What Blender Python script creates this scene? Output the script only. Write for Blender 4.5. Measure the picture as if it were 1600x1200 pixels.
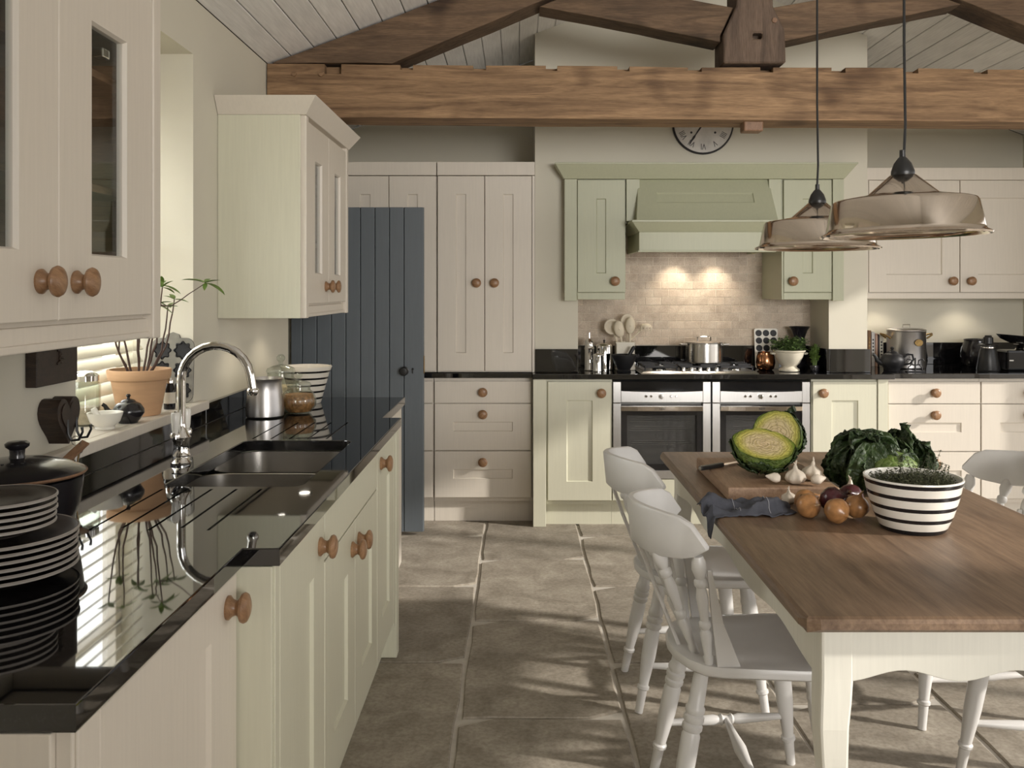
import bpy, bmesh, math, random
from mathutils import Vector, Matrix, noise
R = math.radians
PI = math.pi
random.seed(7)
for o in list(bpy.data.objects): bpy.data.objects.remove(o)
SC = bpy.context.scene
COL = SC.collection

# ---------------------------------------------------------------- camera, light, exposure
cd = bpy.data.cameras.new('camera'); cam = bpy.data.objects.new('camera', cd); COL.objects.link(cam)
cam.location = (0, 0, 1.41); cam.rotation_euler = (R(90), 0, 0)
cd.sensor_width = 36; cd.lens = 36 * 1450 / 1600
cd.shift_x = -12 / 1600; cd.shift_y = -147 / 1600
cd.clip_start = 0.02
SC.camera = cam
W = bpy.data.worlds.new('world'); SC.world = W; W.use_nodes = True
W.node_tree.nodes['Background'].inputs[0].default_value = (1.0, 0.98, 0.96, 1)
W.node_tree.nodes['Background'].inputs[1].default_value = 1.85
def lamp(name, kind, loc, direction, energy, color=(1, 1, 1), **kw):
    d = bpy.data.lights.new(name, kind); d.energy = energy; d.color = color
    for k, v in kw.items(): setattr(d, k, v)
    o = bpy.data.objects.new(name, d); COL.objects.link(o); o.location = loc
    o.rotation_euler = Vector(direction).to_track_quat('-Z', 'Y').to_euler()
    return o
lamp('sun', 'SUN', (8, 0, 5), (-.86, .29, -.40), 5.8, (1, .94, .86), angle=R(2.5))
lamp('fill_behind', 'AREA', (2.2, -2.28, 1.75), (-.14, 1, .09), 54, (1, .97, .93), shape='RECTANGLE', size=2.2, size_y=1.3, spread=R(75))  # added fill lamp behind the camera, brightens beams, ceiling and back wall
lamp('daylight_window', 'AREA', (-1.56, 2.935, 1.62), (1, 0, 0), 26, (1, .98, .96), shape='RECTANGLE', size=1.28, size_y=.88)
# sky portals in the glazed openings of the right wall
for nm, loc, d, sx, sy in (('portal_right', (3.72, 3.335, 1.06), (-1, 0, 0), 2.1, 4.15), ('portal_near', (3.72, -.25, 1.55), (-1, 0, 0), 1.2, 2.5)):
    lamp(nm, 'AREA', loc, d, 10, shape='RECTANGLE', size=sx, size_y=sy).data.cycles.is_portal = True
vs = SC.view_settings
SC.display_settings.display_device = 'sRGB'
vs.view_transform = 'Standard'; vs.look = 'None'; vs.gamma = 1.0; vs.exposure = -0.28; vs.use_curve_mapping = False

# ---------------------------------------------------------------- materials
MATS = {}
def _base(name):
    m = bpy.data.materials.new(name); m.use_nodes = True; MATS[name] = m
    nt = m.node_tree; return m, nt, nt.nodes['Principled BSDF']
def _coord(nt, kind, scale):
    mp = nt.nodes.new('ShaderNodeMapping'); mp.inputs['Scale'].default_value = scale
    if kind == 'world':
        g = nt.nodes.new('ShaderNodeNewGeometry'); nt.links.new(g.outputs['Position'], mp.inputs['Vector'])
    else:
        t = nt.nodes.new('ShaderNodeTexCoord'); nt.links.new(t.outputs['Object'], mp.inputs['Vector'])
    return mp.outputs['Vector']
def _noise(nt, vec, scale, detail=4, rough=.55, dist=0):
    n = nt.nodes.new('ShaderNodeTexNoise'); n.inputs['Scale'].default_value = scale
    n.inputs['Detail'].default_value = detail; n.inputs['Roughness'].default_value = rough
    n.inputs['Distortion'].default_value = dist
    nt.links.new(vec, n.inputs['Vector']); return n.outputs['Fac']
def _ramp(nt, fac, stops):
    r = nt.nodes.new('ShaderNodeValToRGB'); e = r.color_ramp.elements
    while len(e) < len(stops): e.new(.5)
    for el, (p, c) in zip(e, stops): el.position = p; el.color = (*c, 1)
    nt.links.new(fac, r.inputs['Fac']); return r.outputs['Color']
def _mix(nt, a, b, fac, mode='MIX'):
    x = nt.nodes.new('ShaderNodeMix'); x.data_type = 'RGBA'; x.blend_type = mode
    for s, v in ((x.inputs[0], fac), (x.inputs[6], a), (x.inputs[7], b)):
        if hasattr(v, 'is_linked') or hasattr(v, 'node'): nt.links.new(v, s)
        elif isinstance(v, tuple): s.default_value = (*v, 1)
        else: s.default_value = v
    return x.outputs[2]
def _bump(nt, b, fac, strength, dist=.002):
    n = nt.nodes.new('ShaderNodeBump'); n.inputs['Strength'].default_value = strength
    n.inputs['Distance'].default_value = dist
    nt.links.new(fac, n.inputs['Height']); nt.links.new(n.outputs['Normal'], b.inputs['Normal'])
def _rand(nt, col, amt):
    oi = nt.nodes.new('ShaderNodeObjectInfo'); mr = nt.nodes.new('ShaderNodeMapRange')
    mr.inputs['To Min'].default_value = 1 - amt; mr.inputs['To Max'].default_value = 1 + amt
    nt.links.new(oi.outputs['Random'], mr.inputs['Value'])
    h = nt.nodes.new('ShaderNodeHueSaturation'); nt.links.new(mr.outputs['Result'], h.inputs['Value'])
    nt.links.new(col, h.inputs['Color']); return h.outputs['Color']
def plain(name, c, rough=.5, metal=0, var=.06, scale=9, bump=0, bscale=60, coat=0, coord='object', rand=0, aniso=None, spec=.5):
    m, nt, b = _base(name)
    v = _coord(nt, coord, aniso or (1, 1, 1))
    f = _noise(nt, v, scale)
    col = _ramp(nt, f, [(.3, tuple(x * (1 - var) for x in c)), (.7, tuple(min(1, x * (1 + var)) for x in c))])
    if rand: col = _rand(nt, col, rand)
    nt.links.new(col, b.inputs['Base Color'])
    b.inputs['Roughness'].default_value = rough; b.inputs['Metallic'].default_value = metal
    b.inputs['Coat Weight'].default_value = coat; b.inputs['Specular IOR Level'].default_value = spec
    if bump: _bump(nt, b, _noise(nt, v, bscale, 3), bump)
    return m
def wood(name, dark, light, stretch, scale=3, rough=.5, coord='object', bump=.15, rand=0, knots=0, dist=1.2):
    m, nt, b = _base(name)
    v = _coord(nt, coord, stretch)
    f = _noise(nt, v, scale, 8, .6, dist)
    f2 = _noise(nt, v, scale * 9, 4, .6)
    c = _ramp(nt, f, [(.28, dark), (.5, tuple((a + d) / 2 for a, d in zip(dark, light))), (.72, light)])
    c2 = _ramp(nt, f2, [(.3, (.62, .58, .55)), (.62, (1, 1, 1))])
    c = _mix(nt, c, c2, .75, 'MULTIPLY')
    if knots:
        v3 = _coord(nt, coord, tuple(max(.35, s) for s in (1, 1, 1)))
        k = _noise(nt, v3, knots, 2)
        c = _mix(nt, c, _ramp(nt, k, [(.30, (.30, .24, .19)), (.44, (1, 1, 1))]), .85, 'MULTIPLY')
    if rand: c = _rand(nt, c, rand)
    nt.links.new(c, b.inputs['Base Color']); b.inputs['Roughness'].default_value = rough
    if bump: _bump(nt, b, f2, bump)
    return m
def granite():
    m, nt, b = _base('black_granite'); v = _coord(nt, 'world', (1, 1, 1))
    f = _noise(nt, v, 260, 3, .7); g = _noise(nt, v, 60, 3, .6)
    c = _mix(nt, _ramp(nt, f, [(.52, (.004, .004, .005)), (.72, (.055, .053, .06))]), _ramp(nt, g, [(.4, (.35, .35, .35)), (.7, (1, 1, 1))]), 1.0, 'MULTIPLY')
    nt.links.new(c, b.inputs['Base Color']); b.inputs['Roughness'].default_value = .03
    b.inputs['IOR'].default_value = 2.0
def stone(name, c1, c2, c3, scale, rough, rand, bump):
    m, nt, b = _base(name); v = _coord(nt, 'world', (1, 1, 1))
    f = _noise(nt, v, scale, 9, .68, .4); g = _noise(nt, v, scale * 11, 4, .6)
    c = _ramp(nt, f, [(.3, c1), (.52, c2), (.74, c3)])
    c = _mix(nt, c, _ramp(nt, g, [(.33, (.55, .53, .5)), (.6, (1, 1, 1))]), .55, 'MULTIPLY')
    c = _rand(nt, c, rand)
    nt.links.new(c, b.inputs['Base Color']); b.inputs['Roughness'].default_value = rough
    _bump(nt, b, g, bump, .003)
def thin_glass(name, tint, gloss_rough=.02, weight=.12):
    m = bpy.data.materials.new(name); m.use_nodes = True; MATS[name] = m; nt = m.node_tree
    nt.nodes.remove(nt.nodes['Principled BSDF'])
    t = nt.nodes.new('ShaderNodeBsdfTransparent'); t.inputs[0].default_value = (*tint, 1)
    g = nt.nodes.new('ShaderNodeBsdfGlossy'); g.inputs['Roughness'].default_value = gloss_rough
    fr = nt.nodes.new('ShaderNodeLayerWeight'); pw = nt.nodes.new('ShaderNodeMath'); pw.operation = 'POWER'; pw.inputs[1].default_value = 4
    nt.links.new(fr.outputs['Facing'], pw.inputs[0])
    ad = nt.nodes.new('ShaderNodeMath'); ad.operation = 'MULTIPLY_ADD'; ad.inputs[1].default_value = .7; ad.inputs[2].default_value = weight; ad.use_clamp = True
    nt.links.new(pw.outputs[0], ad.inputs[0])
    mx = nt.nodes.new('ShaderNodeMixShader'); nt.links.new(ad.outputs[0], mx.inputs[0])
    nt.links.new(t.outputs[0], mx.inputs[1]); nt.links.new(g.outputs[0], mx.inputs[2])
    nt.links.new(mx.outputs[0], nt.nodes['Material Output'].inputs['Surface'])
def emit(name, c, s):
    m, nt, b = _base(name); b.inputs['Base Color'].default_value = (*c, 1)
    b.inputs['Emission Color'].default_value = (*c, 1); b.inputs['Emission Strength'].default_value = s
def striped(name, white, black, z0, z1, n, duty):
    m, nt, b = _base(name)
    t = nt.nodes.new('ShaderNodeTexCoord'); s = nt.nodes.new('ShaderNodeSeparateXYZ')
    nt.links.new(t.outputs['Object'], s.inputs[0])
    mr = nt.nodes.new('ShaderNodeMapRange'); mr.clamp = True
    mr.inputs['From Min'].default_value = z0; mr.inputs['From Max'].default_value = z1; mr.inputs['To Max'].default_value = n
    nt.links.new(s.outputs['Z'], mr.inputs['Value'])
    fr = nt.nodes.new('ShaderNodeMath'); fr.operation = 'FRACT'; nt.links.new(mr.outputs[0], fr.inputs[0])
    lt = nt.nodes.new('ShaderNodeMath'); lt.operation = 'LESS_THAN'; lt.inputs[1].default_value = duty
    nt.links.new(fr.outputs[0], lt.inputs[0])
    top = nt.nodes.new('ShaderNodeMath'); top.operation = 'LESS_THAN'; top.inputs[1].default_value = z1 - .0005
    nt.links.new(s.outputs['Z'], top.inputs[0])
    mu = nt.nodes.new('ShaderNodeMath'); mu.operation = 'MULTIPLY'
    nt.links.new(lt.outputs[0], mu.inputs[0]); nt.links.new(top.outputs[0], mu.inputs[1])
    nt.links.new(_mix(nt, white, black, mu.outputs[0]), b.inputs['Base Color'])
    b.inputs['Roughness'].default_value = .18

plain('wall_paint', (.66, .625, .525), .85, var=.02, scale=2, coord='world', bump=.03, bscale=40)
plain('cream', (.71, .65, .565), .42, var=.025, scale=5, aniso=(20, 20, 1), bump=.03, bscale=30)
plain('ivory', (.66, .645, .515), .42, var=.025, scale=5, aniso=(20, 20, 1), bump=.03, bscale=30)
plain('sage', (.46, .468, .333), .42, var=.025, scale=5, aniso=(20, 20, 1), bump=.03, bscale=30)
plain('table_paint', (.72, .70, .62), .4, var=.03, scale=6, aniso=(20, 20, 1), bump=.03, bscale=30)
plain('chair_paint', (.62, .605, .585), .33, var=.03, scale=12)
plain('door_paint', (.130, .150, .168), .45, var=.04, scale=6, aniso=(14, 14, 1), bump=.04, bscale=30)
plain('white_board', (.83, .82, .80), .7, var=.10, scale=14, aniso=(6, .35, 6), rand=.05, bump=.05, bscale=30)
plain('mortar', (.55, .51, .45), .9, var=.1, scale=20, coord='world')
plain('grout', (.74, .67, .57), .9, coord='world')
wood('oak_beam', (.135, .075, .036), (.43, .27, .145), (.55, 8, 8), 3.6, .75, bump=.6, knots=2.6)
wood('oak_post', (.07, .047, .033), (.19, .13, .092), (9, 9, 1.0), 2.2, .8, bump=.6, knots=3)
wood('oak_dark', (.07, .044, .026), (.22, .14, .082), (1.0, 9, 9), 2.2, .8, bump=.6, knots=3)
wood('table_wood', (.145, .090, .056), (.30, .20, .128), (7, .55, 7), 2.4, .42, coord='world', bump=.12, rand=.10)
wood('board_wood', (.27, .165, .10), (.40, .265, .17), (9, 1, 9), 2.0, .55, bump=.08)
wood('knob_wood', (.24, .125, .060), (.42, .245, .130), (12, 3, 2), 6, .35, bump=.05, dist=.6)
wood('dark_wood', (.016, .010, .007), (.055, .033, .022), (2, 9, 9), 6, .5, bump=.3)
wood('tag_wood', (.17, .085, .04), (.32, .18, .10), (9, 2, 2), 8, .5, bump=.1)
wood('lining_wood', (.13, .07, .035), (.22, .13, .07), (1, 1, 9), 4, .5, bump=.05)
granite()
stone('flagstone', (.215, .185, .145), (.335, .295, .24), (.47, .425, .355), 5.5, .68, .10, .35)
stone('travertine', (.47, .37, .28), (.60, .495, .39), (.70, .61, .50), 16, .55, .10, .1)
plain('chrome', (.82, .81, .80), .06, 1, var=.01)
plain('nickel', (.66, .58, .50), .10, 1, var=.03)
plain('steel', (.62, .61, .60), .28, 1, var=.05, scale=8, aniso=(30, 30, 1))
plain('pot_steel', (.66, .64, .61), .20, 1, var=.05, scale=8, aniso=(1, 1, 30))
plain('sink_steel', (.46, .44, .41), .26, 1, var=.04)
plain('pewter_dark', (.20, .19, .165), .5, .5, var=.25, scale=18)
plain('pewter', (.60, .58, .57), .34, 1, var=.06)
plain('black_metal', (.012, .012, .012), .38, 0, var=.2)
plain('cast_iron', (.016, .016, .018), .5, .3, var=.2, bump=.1)
plain('black_glaze', (.012, .011, .014), .22, var=.3, scale=20, coat=.3)
plain('black_gloss', (.008, .008, .009), .06, var=.1)
plain('grey_plate', (.055, .046, .042), .25, var=.25, scale=14)
plain('plate_rim', (.33, .30, .27), .35)
plain('white_ceramic', (.78, .76, .70), .18, var=.02)
plain('stoneware', (.62, .57, .46), .35, var=.08, scale=14)
plain('terracotta', (.60, .37, .21), .8, var=.10, scale=6, aniso=(1, 1, 6), bump=.08)
plain('copper', (.42, .20, .10), .22, 1, var=.15)
plain('soil', (.02, .014, .010), .95, bump=.8, bscale=90)
plain('bark', (.085, .05, .038), .8, var=.25, scale=40)
plain('leaf', (.13, .21, .04), .5, var=.25, scale=30, rand=.15)
plain('herb', (.075, .125, .032), .6, var=.35, scale=40, rand=.2)
plain('thyme', (.052, .058, .024), .7, var=.4, scale=60)
plain('garlic', (.68, .60, .50), .5, var=.12, scale=22, aniso=(3, 3, .7))
plain('onion', (.36, .175, .066), .28, var=.38, scale=16, aniso=(3, 3, .6))
plain('red_onion', (.06, .014, .018), .25, var=.4, scale=16, aniso=(3, 3, .6))
plain('onion_dry', (.34, .22, .12), .8, var=.3, scale=40)
plain('cloth', (.068, .071, .088), .9, var=.12, scale=60, bump=.25, bscale=260)
plain('cloth_line', (.33, .33, .36), .9)
plain('blind', (.83, .79, .66), .5, var=.02)
plain('rope', (.25, .18, .10), .9)
plain('brass', (.33, .22, .09), .4, 1, var=.3, scale=40)
plain('clock_face', (.60, .57, .53), .6, var=.2, scale=9, coord='object')
plain('ink', (.02, .018, .02), .6)
plain('oven_glass_frame', (.012, .011, .011), .08)
plain('oven_inside', (.26, .255, .245), .4)
plain('cereal', (.34, .16, .06), .6, var=.5, scale=70, bump=1, bscale=110)
plain('pale_filling', (.55, .42, .28), .6, var=.3, scale=70, bump=1, bscale=110)
plain('salt', (.62, .50, .40), .7, var=.2, scale=120)
plain('bone', (.72, .64, .50), .45, var=.08)
plain('book_brown', (.20, .10, .045), .6); plain('book_white', (.62, .60, .60), .5, var=.1, scale=30)
plain('book_dark', (.045, .035, .045), .5); plain('book_grey', (.55, .53, .46), .5, var=.1, scale=30)
plain('book_pink', (.5, .32, .25), .5)
plain('pages', (.62, .56, .45), .8)
thin_glass('clear_glass', (.90, .93, .90), .02, .08); thin_glass('jar_glass', (.92, .94, .91), .05, .05)
thin_glass('pane_glass', (.95, .97, .97), .01, .04); thin_glass('oven_glass', (.70, .70, .70), .03, .03)
emit('lamp_lens', (1, .93, .82), 22)
striped('bowl_stripes', (.76, .73, .66), (.010, .010, .012), .0015, .1565, 5, .33)
striped('conical_stripes', (.70, .66, .58), (.012, .011, .012), -.010, .163, 5.9, .30)

def savoy_mat(name, dark, light, vein):
    m, nt, b = _base(name); v = _coord(nt, 'object', (1, 1, 1))
    vo = nt.nodes.new('ShaderNodeTexVoronoi'); vo.feature = 'DISTANCE_TO_EDGE'; vo.inputs['Scale'].default_value = 62
    n = nt.nodes.new('ShaderNodeTexNoise'); n.inputs['Scale'].default_value = 40; nt.links.new(v, n.inputs['Vector'])
    mx = _mix(nt, v, n.outputs['Color'], .015); nt.links.new(mx, vo.inputs['Vector'])
    f = _noise(nt, v, 14)
    c = _ramp(nt, f, [(.35, dark), (.68, light)])
    vf = _ramp(nt, vo.outputs['Distance'], [(.0, (1, 1, 1)), (.07, (0, 0, 0))])
    c = _mix(nt, c, vein, vf)
    nt.links.new(c, b.inputs['Base Color']); b.inputs['Roughness'].default_value = .5
    _bump(nt, b, vo.outputs['Distance'], .9, .006)
savoy_mat('savoy', (.010, .022, .007), (.035, .065, .016), (.055, .085, .028))
savoy_mat('savoy_heart', (.05, .09, .016), (.12, .18, .035), (.20, .25, .09))
def cabbage_cut():
    m, nt, b = _base('cabbage_cut'); t = nt.nodes.new('ShaderNodeTexCoord')
    mp = nt.nodes.new('ShaderNodeMapping'); nt.links.new(t.outputs['Object'], mp.inputs['Vector'])
    n = nt.nodes.new('ShaderNodeTexWave'); n.wave_type = 'RINGS'; n.rings_direction = 'SPHERICAL'
    n.inputs['Scale'].default_value = 26; n.inputs['Distortion'].default_value = 9; n.inputs['Detail'].default_value = 3; n.inputs['Detail Scale'].default_value = 2.2
    nt.links.new(mp.outputs[0], n.inputs['Vector'])
    ln = nt.nodes.new('ShaderNodeVectorMath'); ln.operation = 'LENGTH'; nt.links.new(mp.outputs[0], ln.inputs[0])
    base = _ramp(nt, ln.outputs['Value'], [(.0, (.70, .54, .33)), (.052, (.66, .54, .30)), (.076, (.58, .53, .12)), (.094, (.14, .20, .02))])
    c = _mix(nt, base, _ramp(nt, n.outputs['Fac'], [(.15, (.70, .68, .5)), (.45, (1, 1, 1))]), .7, 'MULTIPLY')
    nt.links.new(c, b.inputs['Base Color']); b.inputs['Roughness'].default_value = .5
    _bump(nt, b, n.outputs['Fac'], .5, .003)
cabbage_cut()

# ---------------------------------------------------------------- mesh helpers
class MB:
    def __init__(s): s.v = []; s.f = []; s.sm = []
    def add(s, vs, fs, smooth=False, mtx=None):
        o = len(s.v)
        s.v += [tuple(mtx @ Vector(p)) if mtx else tuple(p) for p in vs]
        s.f += [tuple(i + o for i in f) for f in fs]; s.sm += [smooth] * len(fs); return s
    def box(s, x0, x1, y0, y1, z0, z1, mtx=None):
        v = [(x0, y0, z0), (x1, y0, z0), (x1, y1, z0), (x0, y1, z0), (x0, y0, z1), (x1, y0, z1), (x1, y1, z1), (x0, y1, z1)]
        return s.add(v, [(0, 3, 2, 1), (4, 5, 6, 7), (0, 1, 5, 4), (1, 2, 6, 5), (2, 3, 7, 6), (3, 0, 4, 7)], False, mtx)
    def frustum(s, a, z0, b, z1):   # a,b = (x0,x1,y0,y1)
        v = [(a[0], a[2], z0), (a[1], a[2], z0), (a[1], a[3], z0), (a[0], a[3], z0), (b[0], b[2], z1), (b[1], b[2], z1), (b[1], b[3], z1), (b[0], b[3], z1)]
        return s.add(v, [(0, 3, 2, 1), (4, 5, 6, 7), (0, 1, 5, 4), (1, 2, 6, 5), (2, 3, 7, 6), (3, 0, 4, 7)])
    def prism(s, poly, a0, a1, axis='y', mtx=None, smooth=False):
        n = len(poly)
        mk = {'y': lambda p, a: (p[0], a, p[1]), 'x': lambda p, a: (a, p[0], p[1]), 'z': lambda p, a: (p[0], p[1], a)}[axis]
        v = [mk(p, a0) for p in poly] + [mk(p, a1) for p in poly]
        o = len(s.v); s.add(v, [tuple(range(n))[::-1], tuple(range(n, 2 * n))], False, mtx)
        s.f += [tuple(i + o for i in (k, (k + 1) % n, n + (k + 1) % n, n + k)) for k in range(n)]; s.sm += [smooth] * n
        return s
    def lathe(s, prof, n=24, mtx=None, mod=None, smooth=True):
        v = []; f = []; rings = []
        for (r, z) in prof:
            if r < 1e-6: rings.append([len(v)]); v.append((0, 0, z))
            else:
                rings.append(list(range(len(v), len(v) + n)))
                for k in range(n):
                    a = 2 * PI * k / n; q = r * (mod(a, z) if mod else 1)
                    v.append((q * math.cos(a), q * math.sin(a), z))
        for A, Bq in zip(rings, rings[1:]):
            if len(A) == 1 and len(Bq) == 1: continue
            for k in range(n):
                k2 = (k + 1) % n
                if len(A) == 1: f.append((A[0], Bq[k2], Bq[k]))
                elif len(Bq) == 1: f.append((A[k], A[k2], Bq[0]))
                else: f.append((A[k], A[k2], Bq[k2], Bq[k]))
        return s.add(v, f, smooth, mtx)
    def rod(s, p0, p1, prof, n=12):   # prof: (t, r)
        p0 = Vector(p0); p1 = Vector(p1); d = p1 - p0; L = d.length
        m = Matrix.Translation(p0) @ d.to_track_quat('Z', 'Y').to_matrix().to_4x4()
        pr = [(0, prof[0][0] * L)] + [(r, t * L) for t, r in prof] + [(0, prof[-1][0] * L)]
        return s.lathe(pr, n, m)
    def tube(s, pts, rad, n=8, cap=True):
        pts = [Vector(p) for p in pts]; m = len(pts)
        rs = rad if isinstance(rad, (list, tuple)) else [rad] * m
        t = [(pts[min(i + 1, m - 1)] - pts[max(i - 1, 0)]).normalized() for i in range(m)]
        u = t[0].orthogonal().normalized(); v = []; f = []
        for i in range(m):
            u = (u - t[i] * u.dot(t[i])).normalized(); w = t[i].cross(u)
            for k in range(n):
                a = 2 * PI * k / n; v.append(pts[i] + (u * math.cos(a) + w * math.sin(a)) * rs[i])
        for i in range(m - 1):
            for k in range(n):
                k2 = (k + 1) % n; f.append((i * n + k, i * n + k2, (i + 1) * n + k2, (i + 1) * n + k))
        if cap: f += [tuple(range(n))[::-1], tuple(range((m - 1) * n, m * n))]
        return s.add(v, f, True)
    def mesh(s, name):
        me = bpy.data.meshes.new(name); me.from_pydata([tuple(p) for p in s.v], [], s.f)
        me.polygons.foreach_set('use_smooth', s.sm); me.update()
        shp = any(s.sm)
        b = bmesh.new(); b.from_mesh(me); bmesh.ops.recalc_face_normals(b, faces=b.faces); b.to_mesh(me); b.free()
        if shp: me.set_sharp_from_angle(angle=R(42))
        return me
    def build(s, name, mt, parent=None, bevel=0, loc=None, seg=2):
        o = bpy.data.objects.new(name, s.mesh(name)); COL.objects.link(o)
        o.data.materials.append(MATS[mt])
        if parent: o.parent = parent
        if loc: o.location = loc
        if bevel:
            m = o.modifiers.new('bevel', 'BEVEL'); m.width = bevel; m.segments = seg; m.limit_method = 'ANGLE'; m.angle_limit = R(40)
        return o
def tag(o, label, cat, group=None):
    o['label'] = label; o['category'] = cat
    if group: o['group'] = group
    return o
def thing(name, label, cat, loc=(0, 0, 0), rz=0, group=None):
    o = bpy.data.objects.new(name, None); COL.objects.link(o); o.empty_display_size = .05
    o.location = loc; o.rotation_euler = (0, 0, rz); return tag(o, label, cat, group)
def struct(o): o['kind'] = 'structure'; return o
def stuff(o): o['kind'] = 'stuff'; return o
def link_mesh(name, me, parent, loc=(0, 0, 0), rot=(0, 0, 0), scale=None):
    o = bpy.data.objects.new(name, me); COL.objects.link(o); o.parent = parent; o.location = loc; o.rotation_euler = rot
    if scale: o.scale = scale
    return o
def copy_tree(o, parent=None):
    c = o.copy(); COL.objects.link(c); c.parent = parent
    for ch in list(o.children): copy_tree(ch, c)
    return c
def eval_mesh(o):
    dg = bpy.context.evaluated_depsgraph_get(); dg.update()
    return bpy.data.meshes.new_from_object(o.evaluated_get(dg))
def boolean_cut(o, cutter_mb, local=False):
    c = cutter_mb.build('cutter', 'ink')
    if local: c.location = o.location; c.rotation_euler = o.rotation_euler
    m = o.modifiers.new('b', 'BOOLEAN'); m.object = c; m.operation = 'DIFFERENCE'; m.solver = 'EXACT'
    me = eval_mesh(o); o.modifiers.remove(m); old = o.data; o.data = me
    bpy.data.objects.remove(c); return o
def text_mesh(s, size, ext=.0006):
    c = bpy.data.curves.new('t', 'FONT'); c.body = s; c.size = size; c.extrude = ext; c.align_x = 'CENTER'; c.align_y = 'CENTER'
    o = bpy.data.objects.new('t', c); COL.objects.link(o); me = eval_mesh(o); bpy.data.objects.remove(o); return me
def text_part(name, s, size, mt, parent, loc, rot, ext=.0006):
    me = text_mesh(s, size, ext); me.materials.clear(); me.materials.append(MATS[mt])
    return link_mesh(name, me, parent, loc, rot)
def rrect(x0, x1, y0, y1, r, n=6):
    p = []
    for cx, cy, a0 in ((x1 - r, y1 - r, 0), (x0 + r, y1 - r, 90), (x0 + r, y0 + r, 180), (x1 - r, y0 + r, 270)):
        for k in range(n + 1):
            a = R(a0 + 90 * k / n); p.append((cx + r * math.cos(a), cy + r * math.sin(a)))
    return p

# ---------------------------------------------------------------- room shell
XL, XR, YB, YF = -1.19, 3.40, 6.27, -2.3
EZ, AX, AZ = 2.474, 1.08, 3.337
SLL = (AZ - EZ) / (AX - XL); SLR = (AZ - 2.455) / (XR - AX)
def ceil_z(x): return EZ + (x - XL) * SLL if x < AX else AZ - (x - AX) * SLR
fl = struct(MB().box(-2.3, XR + .3, YF - .2, YB + .2, -.08, -.007).build('floor', 'mortar'))
cols = [-1.85, -1.30, -.75, -.202, .347, .897, 1.448, 2.0, 2.55, 3.1, 3.55]
offs = [3.2, 3.7, 3.513, 3.056, 3.52, 3.16, 3.48, 3.0, 3.5, 3.1]
for ci in range(len(cols) - 1):
    y = offs[ci] - .9 * 6
    while y < YB:
        y0, y1 = max(y, YF), min(y + .9, YB); y += .9
        if y1 - y0 < .1: continue
        x0, x1 = cols[ci] + .007, cols[ci + 1] - .007
        rr = random.Random(ci * 100 + int(y * 10)); P = []
        J = lambda: rr.uniform(-.004, .004)
        for k in range(5): P.append((x0 + (x1 - x0) * k / 5 + (0 if k else .006), y0 + .006 + J()))
        for k in range(5): P.append((x1 - .0 + J(), y0 + .006 + (y1 - y0 - .012) * (k + .3) / 5))
        for k in range(5): P.append((x1 - (x1 - x0) * k / 5 - (0 if k else .006), y1 - .006 + J()))
        for k in range(5): P.append((x0 + J(), y1 - .006 - (y1 - y0 - .012) * (k + .3) / 5))
        cx, cy = (x0 + x1) / 2, (y0 + y1) / 2; hz = rr.uniform(-.0012, .0012)
        m = MB(); n = len(P)
        v = [(p[0] - cx, p[1] - cy, -.03) for p in P] + [(p[0] - cx, p[1] - cy, -.004 + hz) for p in P] + [((p[0] - cx) * .983, (p[1] - cy) * .99, hz) for p in P]
        f = [tuple(range(2 * n, 3 * n))]
        for a in (0, n): f += [(a + k, a + (k + 1) % n, a + n + (k + 1) % n, a + n + k) for k in range(n)]
        m.add(v, f); m.build('flagstone', 'flagstone', fl, loc=(cx, cy, 0))
# ceiling with tongue-and-groove boards
ce = struct(MB().prism([(XL - .3, ceil_z(XL) - .3 * SLL + .03), (AX, AZ + .03), (XR + .3, ceil_z(XR) - .3 * SLR + .03), (XR + .3, ceil_z(XR) + .2), (AX, AZ + .25), (XL - .3, ceil_z(XL) + .2)], YF - .2, YB + .2).build('ceiling', 'ink'))
def boards(xa, za, xb, zb, sgn):
    d = Vector((xb - xa, 0, zb - za)); L = d.length; d.normalize(); n = round(L / .1165); w = L / n
    me = MB().box(-.0005 + .0022, w - .0022, 0, YB - YF - .01, 0, .018).mesh('board'); me.materials.append(MATS['white_board'])
    ang = -math.atan2(d.z, d.x)
    for k in range(n):
        p = Vector((xa, YF, za)) + d * (w * k)
        o = link_mesh('ceiling_board', me, ce, p + Vector((0, 0, random.uniform(0, .0015))), (0, ang, 0))
        m = o.modifiers.new('b', 'BEVEL'); m.width = .003; m.segments = 1
boards(XL, EZ, AX, AZ, 1); boards(AX, AZ, XR, ceil_z(XR), -1)
# walls
WY0, WY1, WZ0, WZ1 = 2.487, 3.383, .975, 2.27
wl = MB()
for y0, y1, z0, z1 in ((YF, WY0, 0, EZ), (WY0, WY1, 0, WZ0), (WY0, WY1, WZ1, EZ), (WY1, 4.77, 0, EZ), (4.77, 5.42, 2.06, EZ), (5.42, YB, 0, EZ)):
    wl.box(XL - .32, XL, y0, y1, z0, z1)
struct(wl.build('wall_left', 'wall_paint'))
struct(MB().prism([(XL - .32, 0), (XR + .3, 0), (XR + .3, ceil_z(XR) - .3 * SLR), (AX, AZ), (XL - .32, ceil_z(XL) - .32 * SLL)], YB, YB + .18).build('wall_back', 'wall_paint'))
wr = MB()
for y0, y1, z0, z1 in ((YF, -1.5, 0, 2.15), (-1.5, 1.0, 0, .95), (1.0, 1.25, 0, 2.15), (5.42, YB, 0, 2.15), (YF, YB, 2.15, ceil_z(XR))): wr.box(XR, XR + .3, y0, y1, z0, z1)
struct(wr.build('wall_right', 'wall_paint'))
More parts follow.
